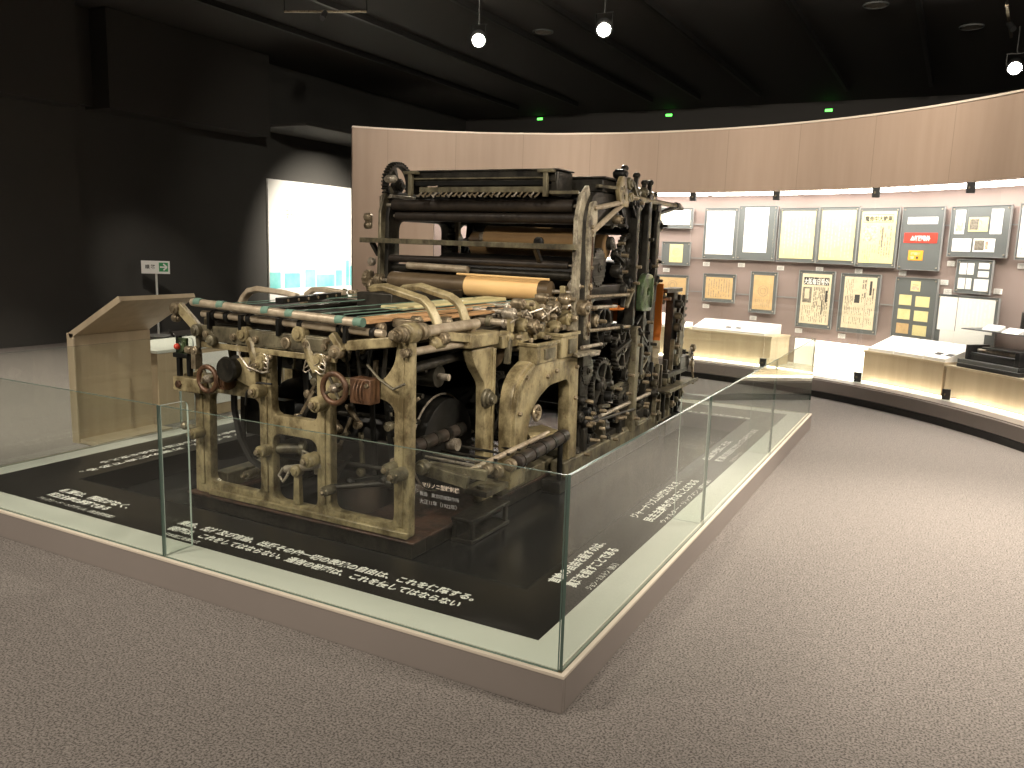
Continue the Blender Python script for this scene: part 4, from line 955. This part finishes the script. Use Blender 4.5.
for y0_, y1_, z1_ in ((1.85, 2.13, 1.0), (2.19, 2.44, 1.03)):
    bl = B().box((-1.17, y0_, .875), (-1.05, y1_, z1_)).make('bearing_block', 'cream', press, .008)
    B().box((-1.18, y0_-.012, z1_-.02), (-1.04, y1_+.012, z1_)).make('block_cap', 'cream', bl, .004)
    B().box((-1.05, y0_+.09, .90), (-1.038, y1_-.05, z1_-.04)).make('recess_plate', 'olive', bl, .002)
    for y in (y0_+.04, y1_-.04): B().nut((-1.11, y, z1_+.012), (0, 0, 1), .014, .026).make('nut', 'bolt', bl)
plate('side_tray', 'z', .885, fillet([(-1.10, 2.42), (-1.10, 2.62), (-.98, 2.66), (-.99, 2.30)], .01), [], .016, 'pale', press, .003)
B().box((-1.09, 2.46, .80), (-1.02, 2.60, .875)).make('tray_bracket', 'dark', press, .004)
plate('step_plate', 'z', .45, fillet([(-1.213, 1.988), (-1.15, 2.16), (-.96, 2.06), (-1.068, 1.836)], .01), [], .022, 'cream', press, .004)
w_ = B().ring((-1.035, 1.85, .60), (1, 0, 0), .042, .009, 22, 8).make('small_handwheel', 'bolt', press)
s = B(); [s.rod((-1.035, 1.85, .60), (-1.035, 1.85+.04*math.cos(k*PI/2.5), .60+.04*math.sin(k*PI/2.5)), .006, 8) for k in range(5)]; s.rod((-1.15, 1.85, .60), (-1.015, 1.85, .60), .013); s.make('spokes', 'bolt', w_)
gear('x', -1.29, 1.84, .62, .20, 34, .05, 'dark', press, 6)
pd = B().lathe((-1.42, 1.76, .96), (-1.26, 1.76, .96), [(0, .10), (.1, .115), (.15, .10), (.45, .10), (.5, .108), (.55, .10), (.85, .10), (.9, .115), (1, .10)], 30).make('belt_pulley', 'brass', press)
B().rod((-1.30, 1.95, .95), (-1.18, 2.12, .95), .026).make('pulley_shaft', 'steel', press)

# crowded bearings above the arch
rnd = random.Random(21)
spots = [(1.74, 1.17, .034), (1.88, 1.22, .030), (1.86, 1.10, .040), (2.02, 1.20, .034), (2.0, 1.08, .046), (2.16, 1.24, .030), (2.18, 1.13, .046), (2.34, 1.18, .036), (2.3, 1.06, .036), (2.46, 1.22, .040), (2.50, 1.10, .050), (2.60, 1.30, .044), (2.66, 1.02, .040), (2.66, 1.18, .036), (1.74, 1.04, .034), (2.12, 1.01, .030), (2.42, 1.01, .030)]
for i, (y, z, r) in enumerate(spots):
    m = rnd.choice(['bolt', 'steel', 'cream', 'bolt', 'cream'])
    h = B().hub((-1.155-rnd.uniform(0, .05), y, z), (1, 0, 0), r, .09).make('bearing_cap', m, press)
    B().nut((-1.105, y, z), (1, 0, 0), r*.45, .03).make('nut', 'bolt', h)
    if i % 2 == 0: B().bar((-1.17, y, z), (-1.17, y+rnd.uniform(-.05, .08), z-rnd.uniform(.08, .16)), .03, .035).make('bearing_arm', rnd.choice(['cream', 'olive']), press, .004)
for y, z0_, z1_ in ((1.90, 1.02, 1.20), (2.20, 1.0, 1.26), (2.40, 1.0, 1.2), (2.56, 1.0, 1.30)):
    B().bar((-1.22, y, z0_), (-1.22, y, z1_), .04, .055).make('bearing_post', 'cream', press, .005)
for k in range(5): B().path([(-1.16, 1.72+k*.2, 1.12+.04*(k % 2)), (-1.10, 1.80+k*.2, 1.19), (-1.12, 1.90+k*.2, 1.15)], .007).make('oil_pipe', 'steel', press)

# ================= the tall printing tower
def side_frame(x, nm):
    o_ = fillet([(2.60, .115), (2.585, 1.30), (2.60, 1.78), (2.68, 1.90), (2.80, 1.91), (3.95, 1.91), (4.05, 1.80), (4.05, .60), (4.25, .36), (4.9, .30), (4.9, .115)], [0, .05, .08, .05, .02, .08, .06, .05, .05, .02, 0])
    h = [fillet([(2.73, 1.30), (3.42, 1.30), (3.42, 1.70), (2.73, 1.70)], .08), fillet([(2.73, .24), (3.42, .24), (3.42, 1.20), (2.73, 1.20)], .06), fillet([(3.58, .30), (3.92, .30), (3.92, 1.70), (3.58, 1.70)], .05)]
    return plate(nm, 'x', x, o_, h, .085, 'dark', press, .008)
sfl = side_frame(-2.69, 'side_frame'); sfr = side_frame(-1.13, 'side_frame')
# pale worn edge strips on the front posts
B().path([(-1.135, 2.575, .90), (-1.135, 2.565, 1.25), (-1.14, 2.57, 1.72), (-1.135, 2.60, 1.84), (-1.13, 2.68, 1.90)], 0, flat=(.105, .03)).make('front_edge', 'pale', sfr, .004)
B().path([(-2.69, 2.575, .60), (-2.69, 2.57, 1.25), (-2.69, 2.585, 1.76), (-2.69, 2.63, 1.86), (-2.69, 2.69, 1.92)], 0, flat=(.085, .022)).make('front_edge', 'olive', sfl, .004)
plate('front_post_casting', 'x', -1.085, fillet([(2.60, .95), (2.59, 1.72), (2.63, 1.84), (2.70, 1.85), (2.72, 1.70), (2.66, 1.55), (2.65, 1.25), (2.68, 1.05), (2.67, .95)], .03), [], .03, 'pale', press, .006)
B().bar((-1.068, 2.64, .98), (-1.068, 2.64, 1.62), .012, .012).make('post_rib', 'rust', press, .002)
for y, z in ((2.65, 1.30), (2.65, 1.05), (2.66, 1.18), (2.65, 1.68), (2.66, 1.42), (2.68, 1.80)): B().hub((-1.068, y-.02, z), (1, 0, 0), .024 if z < 1.4 else .013, .03).make('bearing_cap', 'bolt', press)

# ink duct across the top
dk = B().box((-2.42, 2.50, 1.955), (-1.28, 2.72, 2.028)).make('ink_duct', 'dark', press, .008)
B().box((-2.44, 2.49, 2.026), (-1.26, 2.74, 2.036)).make('duct_lid', 'dark', dk, .002)
B().box((-2.36, 2.485, 1.975), (-1.36, 2.50, 1.985)).make('duct_ledge', 'olive', dk, .002)
B().box((-2.36, 2.50, 1.935), (-1.36, 2.54, 1.962)).make('duct_lip', 'black', dk, .002)
B().bar((-2.30, 2.48, 1.905), (-1.34, 2.48, 1.905), .02, .036).make('blade_bar', 'olive', dk, .003)
for k in range(23):
    x = -2.28+k*.041; e_ = random.uniform(-.8, .8); s = B(); s.rod((x, 2.47, 1.885), (x, 2.43, 1.862), .006, 8); s.bar((x-.013*math.cos(e_), 2.425, 1.861-.013*math.sin(e_)), (x+.013*math.cos(e_), 2.425, 1.861+.013*math.sin(e_)), .006, .009); s.make('ink_key', 'bolt' if k % 3 else 'steel', dk)
for x in (-2.37, -1.335):
    s = B(); s.bar((x, 2.47, 1.86), (x, 2.47, 2.02), .03, .03); s.box((x-.055, 2.45, 2.01), (x+.055, 2.50, 2.03)); s.make('duct_clamp', 'olive', press, .003)
B().box((-1.32, 2.505, 1.87), (-1.265, 2.73, 2.024)).make('duct_end_box', 'dark', press, .01)
B().box((-2.44, 2.505, 1.88), (-2.38, 2.70, 2.024)).make('duct_end_box', 'dark', press, .01)
B().bar((-1.30, 2.46, 1.885), (-1.10, 2.46, 1.885), .02, .02).make('duct_rail', 'olive', press, .002)
s = B(); s.box((-2.4, 2.85, 1.915), (-1.10, 3.1, 2.0)); s.box((-2.42, 2.84, 2.0), (-1.08, 3.12, 2.015)); s.make('rear_ink_duct', 'dark', press, .006)
B().box((-1.20, 3.14, 1.88), (-1.05, 3.4, 1.96)).make('rear_duct_end', 'dark', press, .006)
B().bar((-1.12, 2.80, 1.95), (-1.04, 3.05, 1.95), .03, .02).make('duct_rail', 'olive', press, .002)
drum(2.62, 1.81, .040, -2.62, -1.20, 'rubber', 'ink_roller'); drum(2.66, 1.735, .035, -2.62, -1.20, 'rubber', 'ink_roller')
B().box((-2.62, 2.66, 1.70), (-1.20, 2.80, 1.80)).make('top_crossbeam', 'black', press, .01)
B().box((-2.62, 3.1, 1.72), (-1.20, 3.6, 1.86)).make('top_crossbeam', 'black', press, .01)
drum(2.95, 1.86, .06, -2.62, -1.20, 'black', 'ink_roller'); drum(3.75, 1.75, .10, -2.6, -1.25, 'dark', 'ink_roller')
# brown varnished roller and round guard in front
B().rod((-2.0, 2.92, 1.605), (-1.22, 2.92, 1.595), .080, 32).make('paper_roller', 'brown', press)
B().hub((-2.04, 2.92, 1.605), (1, 0, 0), .035, .06).make('collar', 'steel', press)
br = drum(3.22, 1.56, .085, -2.30, -1.20, 'brown', 'paper_roller')
B().hub((-2.36, 3.22, 1.56), (1, 0, 0), .035, .06).make('collar', 'steel', br)
B().hub((-1.40, 2.53, 1.575), (0, 1, 0), .034, .03).make('round_cap', 'black', press)
# long flat guard bar
gb = B().bar((-2.82, 2.50, 1.555), (-1.12, 2.50, 1.548), .05, .036).make('guard_bar', 'olive', press, .004)
for x in (-2.74, -1.42): B().bar((x, 2.52, 1.54), (x, 2.60, 1.45), .03, .03).make('guard_bracket', 'dark', gb, .002)
s = B(); s.bar((-2.80, 2.56, 1.64), (-2.80, 2.56, 1.74), .045, .03); s.hub((-2.80, 2.55, 1.72), (1, 0, 0), .03, .06); s.hub((-2.80, 2.55, 1.66), (1, 0, 0), .026, .06); s.make('side_catch', 'bolt', press, .002)
# rollers of the lower front face
drum(2.62, 1.43, .026, -2.70, -1.22, 'rubber', 'rider_roller')
sr = B().rod((-2.45, 2.56, 1.385), (-1.95, 2.56, 1.375), .026).make('short_roller', 'roll', press)
drum(2.66, 1.36, .030, -2.66, -1.22, 'dark', 'rider_roller')
pr = B().lathe((-2.60, 2.56, 1.272), (-1.30, 2.56, 1.260), [(0, .04), (.01, .066), (.99, .066), (1, .04)], 32).make('web_roller', 'brass', press)
B().rod((-1.945, 2.56, 1.266), (-1.385, 2.56, 1.261), .0705, 32).make('paper_sleeve', 'paper', pr, label='bright newsprint wrapped round the roller')
B().rod((-2.72, 2.56, 1.272), (-1.16, 2.56, 1.259), .014).make('axle', 'steel', pr)
s = B(); s.hub((-2.70, 2.56, 1.272), (1, 0, 0), .05, .07); s.bar((-2.70, 2.56, 1.22), (-2.70, 2.56, 1.12), .04, .04); s.make('roller_bearing', 'bolt', press, .003)
gear('x', -2.80, 2.56, 1.275, .065, 12, .04, 'bolt', press, 0)
gear('x', -2.76, 2.54, 1.22, .05, 10, .03, 'bolt', press, 0)
B().hub((-2.78, 2.57, 1.40), (1, 0, 0), .03, .05).make('bearing_cap', 'steel', press)
B().rod((-2.0, 2.50, 1.345), (-1.30, 2.50, 1.338), .008).make('paper_guide_rod', 'paper', press)
# cylinders
drum(2.98, .95, .20, -2.6, -1.28, 'black', 'plate_cylinder'); drum(3.05, 1.34, .14, -2.45, -1.28, 'black', 'plate_cylinder')
drum(3.42, 1.02, .22, -2.6, -1.28, 'black', 'impression_cylinder'); drum(3.82, .80, .18, -2.6, -1.28, 'dark', 'plate_cylinder'); drum(3.82, 1.30, .18, -2.6, -1.28, 'black', 'plate_cylinder'); drum(3.3, .55, .18, -2.6, -1.28, 'black', 'plate_cylinder')
# large spoked gear at the head of the far side, and one behind it
gear('x', -2.69, 2.76, 1.955, .172, 40, .05, 'dark', press, 3, rim=.80, hubr=.24, ph=.2)
s = B(); s.box((-2.74, 2.62, 1.86), (-2.64, 2.94, 1.885)); s.bar((-2.70, 2.62, 1.87), (-2.70, 2.62, 2.0), .025, .025); s.hub((-2.62, 2.58, 1.99), (1, 0, 0), .028, .10); s.bar((-2.72, 2.6, 1.87), (-2.72, 2.6, 1.80), .02, .02); s.make('gear_bracket', 'steel', press, .003)
gear('x', -2.60, 3.62, 1.48, .30, 46, .06, 'dark', press, 5)
s = B(); s.bar((-2.56, 3.40, 1.20), (-2.56, 3.40, 1.72), .04, .04); s.hub((-2.54, 3.42, 1.42), (1, 0, 0), .04, .08); s.hub((-2.5, 3.3, 1.36), (1, 0, 0), .05, .06); s.make('inner_bracket', 'olive', press, .003)
PMAT = Matrix.Translation((0, -.127, 0)) @ Matrix.Diagonal((1, .946, 1, 1))
# orange and white web hanging at the rear
def sheet(pts, x0, x1, m, name, label=None):
    s = B(); P = [V(0, y, z) for y, z in pts]; n_ = len(P)
    for sgn in (0,):
        A_ = [[s.bm.verts.new((x, p.y+dy, p.z)) for p in P] for x, dy in ((x0, 0), (x1, 0), (x1, .006), (x0, .006))]
    for i in range(n_-1):
        for a_ in range(4): s.bm.faces.new((A_[a_][i], A_[(a_+1) % 4][i], A_[(a_+1) % 4][i+1], A_[a_][i+1]))
    for i in (0, n_-1): s.bm.faces.new([A_[a_][i] for a_ in range(4)])
    return s.make(name, m, press, label=label)
sheet([(4.52, 1.28), (4.50, 1.10), (4.53, .95), (4.50, .82)], -2.5, -1.06, 'orange', 'paper_web', 'orange sheet hanging at the rear')
sheet([(4.50, .82), (4.53, .75), (4.48, .68), (4.52, .60)], -2.5, -1.06, 'news', 'paper_web', 'white sheet below the orange one')
sheet([(2.92, 1.22), (2.90, 1.15), (2.93, 1.0)], -1.45, -1.27, 'paper', 'paper_web')
B().box((-1.30, 2.98, 1.225), (-1.20, 3.06, 1.27)).make('paper_tab', 'paper', press, .002)
B().rod((-1.26, 2.95, 1.145), (-1.08, 3.60, 1.13), .018).make('orange_rod', 'orange', press)
# outside of the near frame: gear train, shafts, levers
for y, z, R, tt, sp, x in ((3.28, .60, .20, 30, 5, -1.10), (3.62, .84, .17, 26, 5, -1.08), (3.25, 1.02, .15, 24, 4, -1.10), (3.68, 1.46, .20, 30, 5, -1.10), (4.12, .70, .16, 24, 4, -1.09), (3.10, 1.42, .13, 20, 0, -1.10), (4.06, 1.66, .16, 24, 4, -1.10), (2.98, .74, .10, 18, 0, -1.10), (3.72, .46, .13, 20, 0, -1.09)):
    gear('x', x, y, z, R, tt, .04, 'dark', press, sp, ph=rnd.random())
rnd = random.Random(33)
for k in range(34):
    y, z = rnd.uniform(2.85, 4.35), rnd.uniform(.32, 1.88)
    m = rnd.choice(['dark', 'dark', 'black', 'bolt', 'dark'])
    h = B().hub((-1.06-rnd.uniform(0, .05), y, z), (1, 0, 0), rnd.uniform(.025, .055), rnd.uniform(.04, .12)).make('bearing_cap', m, press)
    B().nut((-1.02, y, z), (1, 0, 0), .014, .05).make('nut', rnd.choice(['bolt', 'dark']), h)
for k in range(18):
    y, z = rnd.uniform(2.9, 4.3), rnd.uniform(.4, 1.85); a = rnd.uniform(0, PI); L_ = rnd.uniform(.12, .32)
    B().bar((-1.05, y, z), (-1.05+rnd.uniform(-.02, .03), y+L_*math.cos(a), z+L_*.8*math.sin(a)), .03, .022).make('link_arm', rnd.choice(['dark', 'black', 'olive', 'dark']), press, .003)
for y, z, y2, z2, m in ((2.82, 1.24, 3.55, 1.23, 'bolt'), (2.82, 1.17, 3.3, 1.16, 'steel'), (2.85, 1.02, 3.6, 1.0, 'bolt'), (2.9, .40, 3.8, .36, 'dark'), (2.75, .92, 3.05, .92, 'steel'), (2.75, .86, 3.0, .86, 'steel')):
    B().rod((-1.04, y, z), (-1.02, y2, z2), .012).make('long_rod', m, press)
# vertical posts at the back of the near side
for y, z0_, z1_, w_, m in ((3.86, .18, .98, .085, 'olive'), (3.98, .60, 1.95, .07, 'dark'), (4.20, 1.15, 1.90, .08, 'dark'), (3.72, 1.0, 1.90, .05, 'dark')):
    B().box((-1.10, y-w_/2, z0_), (-1.03, y+w_/2, z1_)).make('rear_post', m, press, .006)
gc = plate('green_casting', 'x', -1.02, fillet([(3.78, 1.10), (4.02, 1.09), (4.08, 1.20), (4.03, 1.36), (3.88, 1.38), (3.80, 1.32)], .04), [circ(3.93, 1.24, .03)], .05, 'green', press, .008, 'green-grey cast iron boss')
B().bar((-.99, 3.98, 1.12), (-.99, 4.0, 1.34), .02, .012).make('casting_rib', 'green', gc, .003)
PMAT = Matrix.Translation((0, -.127, .150)) @ Matrix.Diagonal((1, .946, .905, 1))
# top corner cluster
plate('slotted_bracket', 'x', -1.05, fillet([(3.34, 1.86), (3.50, 1.86), (3.42, 2.08), (3.34, 2.08), (3.28, 1.98)], .02), [circ(3.40, 1.93, .018), circ(3.38, 2.0, .015)], .03, 'cream', press, .003)
for y, z, r in ((3.42, 2.10, .04), (3.55, 2.04, .05), (3.72, 1.98, .045), (3.90, 2.0, .04), (4.05, 1.96, .05), (3.50, 1.92, .045), (3.8, 1.9, .05), (4.2, 1.9, .05), (3.62, 1.90, .035)):
    h = B().hub((-1.08, y, z), (1, 0, 0), r, .10).make('bearing_cap', rnd.choice(['dark', 'black', 'olive', 'bolt']), press)
for y, z, dz in ((3.48, 2.06, .09), (3.74, 2.0, .12), (3.93, 1.98, .10), (4.06, 1.96, .13), (4.18, 1.9, .10)):
    s = B(); s.bar((-1.08, y, z-.06), (-1.08, y+.02, z+dz), .03, .03); s.hub((-1.08, y+.02, z+dz), (1, 0, 0), .024, .05); s.make('top_lever', rnd.choice(['dark', 'olive']), press, .002)
PMAT = None
# tubular arms reaching outward
am = B().rod((-1.07, 2.62, 1.645), (-1.05, 3.23, 1.90), .018).make('support_arm', 'roll', press)
B().hub((-1.05, 3.23, 1.905), (1, 0, 0), .032, .06).make('arm_knuckle', 'cream', am)
B().rod((-1.07, 2.66, 1.80), (-1.05, 3.05, 1.855), .017).make('support_arm', 'roll', press)
B().rod((-1.05, 3.25, 1.905), (-1.045, 4.32, 1.905), .022, r2=.018).make('support_arm', 'cream', press)
B().rod((-1.06, 3.85, 1.82), (-1.045, 4.32, 1.895), .019).make('support_arm', 'black', press)
B().lathe((-1.045, 4.28, 1.905), (-1.04, 4.45, 1.89), [(0, .028), (.4, .032), (.6, .02), (1, .016)], 14).make('arm_end', 'dark', press)
PMAT = Matrix.Translation((0, -.127, 0)) @ Matrix.Diagonal((1, .946, 1, 1))
# rear cutter section: posts, toothed rack, tray, levers
for x in (-1.10, -2.60):
    s = B(); s.box((x-.035, 4.86, .115), (x+.035, 4.97, 1.20)); s.box((x-.045, 4.62, 1.20), (x+.045, 5.08, 1.235)); s.make('rear_frame', 'dark', press, .006)
    B().bar((x, 5.02, .55), (x, 5.12, 1.17), .045, .05).make('rack_bar', 'black', press, .004)
rk = B().bar((-1.05, 5.02, .55), (-1.05, 5.12, 1.17), .03, .04).make('toothed_rack', 'dark', press, .003)
for k in range(9): B().box((-1.06, 5.05+k*.01, .62+k*.06), (-1.04, 5.13+k*.01, .642+k*.06)).make('rack_tooth', 'black', rk)
for z, r in ((1.10, .035), (1.0, .028), (.9, .038), (.74, .03), (.62, .05)): B().hub((-1.04, 4.92, z), (1, 0, 0), r, .08).make('bearing_cap', rnd.choice(['dark', 'bolt', 'olive']), press)
plate('linkage_plate', 'x', -1.03, fillet([(4.95, .55), (5.05, .60), (5.09, .95), (5.0, 1.0), (4.93, .9)], .03), [circ(5.01, .88, .022)], .02, 'olive', press, .003)
drum(4.75, 1.15, .05, -2.55, -1.12, 'brass', 'rear_roller'); drum(4.75, .5, .09, -2.55, -1.12, 'dark', 'rear_roller')
s = B(); s.box((-1.15, 4.40, .41), (-.92, 5.28, .425)); s.box((-.925, 4.40, .425), (-.92, 5.28, .44)); s.make('rear_tray', 'olive', press, .003)
B().bar((-1.08, 4.98, .12), (-1.08, 4.98, .41), .06, .06).make('tray_post', 'dark', press, .004)
s = B(); s.box((-1.12, 4.60, .50), (-1.0, 5.22, .54)); s.box((-1.12, 4.95, .54), (-1.0, 5.24, .64)); s.make('rear_gear_case', 'dark', press, .006)
rw = B().ring((-.98, 5.20, .66), (1, 0, 0), .045, .009, 20, 8).make('small_handwheel', 'steel', press)
s = B(); [s.rod((-.98, 5.20, .66), (-.98, 5.20+.042*math.cos(k*PI/2+.3), .66+.042*math.sin(k*PI/2+.3)), .005, 8) for k in range(4)]; s.rod((-1.03, 5.2, .66), (-.96, 5.2, .66), .01); s.make('spokes', 'dark', rw)
s = B(); s.hub((-.98, 5.26, .70), (1, 0, 0), .034, .05); s.bar((-.98, 5.24, .68), (-.98, 5.29, .48), .02, .02); s.hub((-.98, 5.25, .56), (1, 0, 0), .03, .04); s.path([(-.98, 5.29, .48), (-.97, 5.30, .42), (-.96, 5.26, .38)], .01); s.make('hand_lever', 'bolt', press)
for k in range(16):
    y, z = rnd.uniform(4.35, 5.15), rnd.uniform(.15, .62)
    B().hub((-1.06, y, z), (1, 0, 0), rnd.uniform(.025, .055), rnd.uniform(.05, .12)).make('bearing_cap', rnd.choice(['dark', 'olive', 'bolt', 'dark']), press)
for k in range(6): B().bar((-1.05, 4.4+k*.13, .15), (-1.05, 4.42+k*.13+rnd.uniform(-.05, .05), .5+rnd.uniform(0, .4)), .035, .03).make('link_arm', rnd.choice(['dark', 'olive', 'black']), press, .003)
s = B(); s.hub((-1.08, 3.95, .24), (1, 0, 0), .06, .10); s.rod((-1.08, 3.7, .20), (-1.08, 4.8, .20), .022); s.make('foot_shaft', 'olive', press)
B().box((-1.20, 4.55, .02), (-.98, 5.30, .13)).make('rear_foot', 'dark', press, .008)
for k in range(22):
    y, z = rnd.uniform(2.85, 4.4), rnd.uniform(.20, .60)
    h = B().hub((-1.07-rnd.uniform(0, .08), y, z), (1, 0, 0), rnd.uniform(.02, .042), rnd.uniform(.04, .09)).make('bearing_cap', rnd.choice(['dark', 'black', 'dark', 'dark', 'olive']), press)
    B().nut((-1.01, y, z), (1, 0, 0), .013, .04).make('nut', 'bolt', h)
for y, z, y2 in ((3.2, .40, 4.3),): B().rod((-1.06, y, z), (-1.06, y2, z+.01), .015).make('long_rod', rnd.choice(['steel', 'dark']), press)
for y in (2.95, 3.3, 3.65): B().box((-1.14, y-.03, .20), (-1.06, y+.03, .36)).make('bearing_foot', rnd.choice(['olive', 'dark']), press, .006)
PMAT = None

# ================================================================== LIGHTS & CAMERA
light((.6, -2.2, 4.3), (-1.9, 1.4, .6), 190, .05, 50)
light((.6, -5.4, 4.2), (-1.7, 2.9, 1.5), 950, .05, 26)
light((-4.4, -1.2, 4.3), (-2.2, 1.6, .8), 170, .05, 50)
light((2.2, 1.0, 4.3), (-1.3, 2.3, 1.0), 600, .08, 40)
light((-4.20, 6.42, 3.80), (-2.2, 2.2, .9), 560, .10, 44)
light((-2.66, 6.50, 3.80), (-1.5, 2.0, .9), 560, .10, 44)
light((1.6, 5.0, 4.3), (1.3, 4.4, 0), 1250, .3, 66, 1)
light((2.0, 3.2, 4.3), (1.4, 2.3, 0), 1700, .3, 60, 1)
light((4.4, .8, 4.2), (.1, 1.6, .1), 850, .3, 58, 1)
light((-6.4, 3.2, 4.3), (-9.75, 6.3, 1.0), 420, .05, 22, 1)
light((2.6, 6.6, 4.3), (2.0, 5.4, 0), 500, .08, 75)
light((-3.6, -3.4, 4.3), (-3.2, -1.2, 0), 820, .2, 85)
light((-.6, -4.6, 4.3), (-.6, -2.2, 0), 500, .15, 85)
light((-6.4, 10.2, 3.8), (-10.14, 10.4, 1.35), 2600, .04, 52, 1)
light((-7.2, 1.4, 4.3), (-7.0, 2.4, 0), 1300, .1, 85)
light((-5.0, 3.6, 4.3), (-4.9, 3.4, .6), 60, .1, 50)
for x in (-4.6, -2.6, -.6, 1.4): light((x*.8, 3.6, 4.4), (x*1.2-.3, 8.0, 2.8), (430, 460, 520, 660)[int((x+4.6)/2+.1)], .1, 75)
w = bpy.data.worlds.new('w'); sc.world = w; w.use_nodes = True
w.node_tree.nodes['Background'].inputs[0].default_value = (1, .93, .85, 1); w.node_tree.nodes['Background'].inputs[1].default_value = .02

cd = bpy.data.cameras.new('camera'); cam = bpy.data.objects.new('camera', cd); COL.objects.link(cam); sc.camera = cam
yaw, pitch, roll = .4857, -.1666, .0311
fw = V(-math.sin(yaw)*math.cos(pitch), math.cos(yaw)*math.cos(pitch), math.sin(pitch)); rt = V(math.cos(yaw), math.sin(yaw), 0); up = rt.cross(fw)
r2_ = rt*math.cos(roll)+up*math.sin(roll); u2_ = -rt*math.sin(roll)+up*math.cos(roll)
m = Matrix.Identity(4)
for i, c in enumerate((r2_, u2_, -fw)):
    for j in range(3): m[j][i] = c[j]
cam.matrix_world = Matrix.Translation(cam_p) @ m
cd.sensor_width = 36; cd.lens = 825.19*36/1024; cd.clip_end = 60; cd.clip_start = .05
vs = sc.view_settings; vs.view_transform = 'Standard'; vs.look = 'None'; vs.exposure = 0; vs.gamma = 1; vs.use_curve_mapping = False
sc.cycles.use_denoising = True; sc.cycles.max_bounces = 12; sc.cycles.transparent_max_bounces = 24; sc.cycles.sample_clamp_indirect = 6
sc.cycles.use_light_tree = True
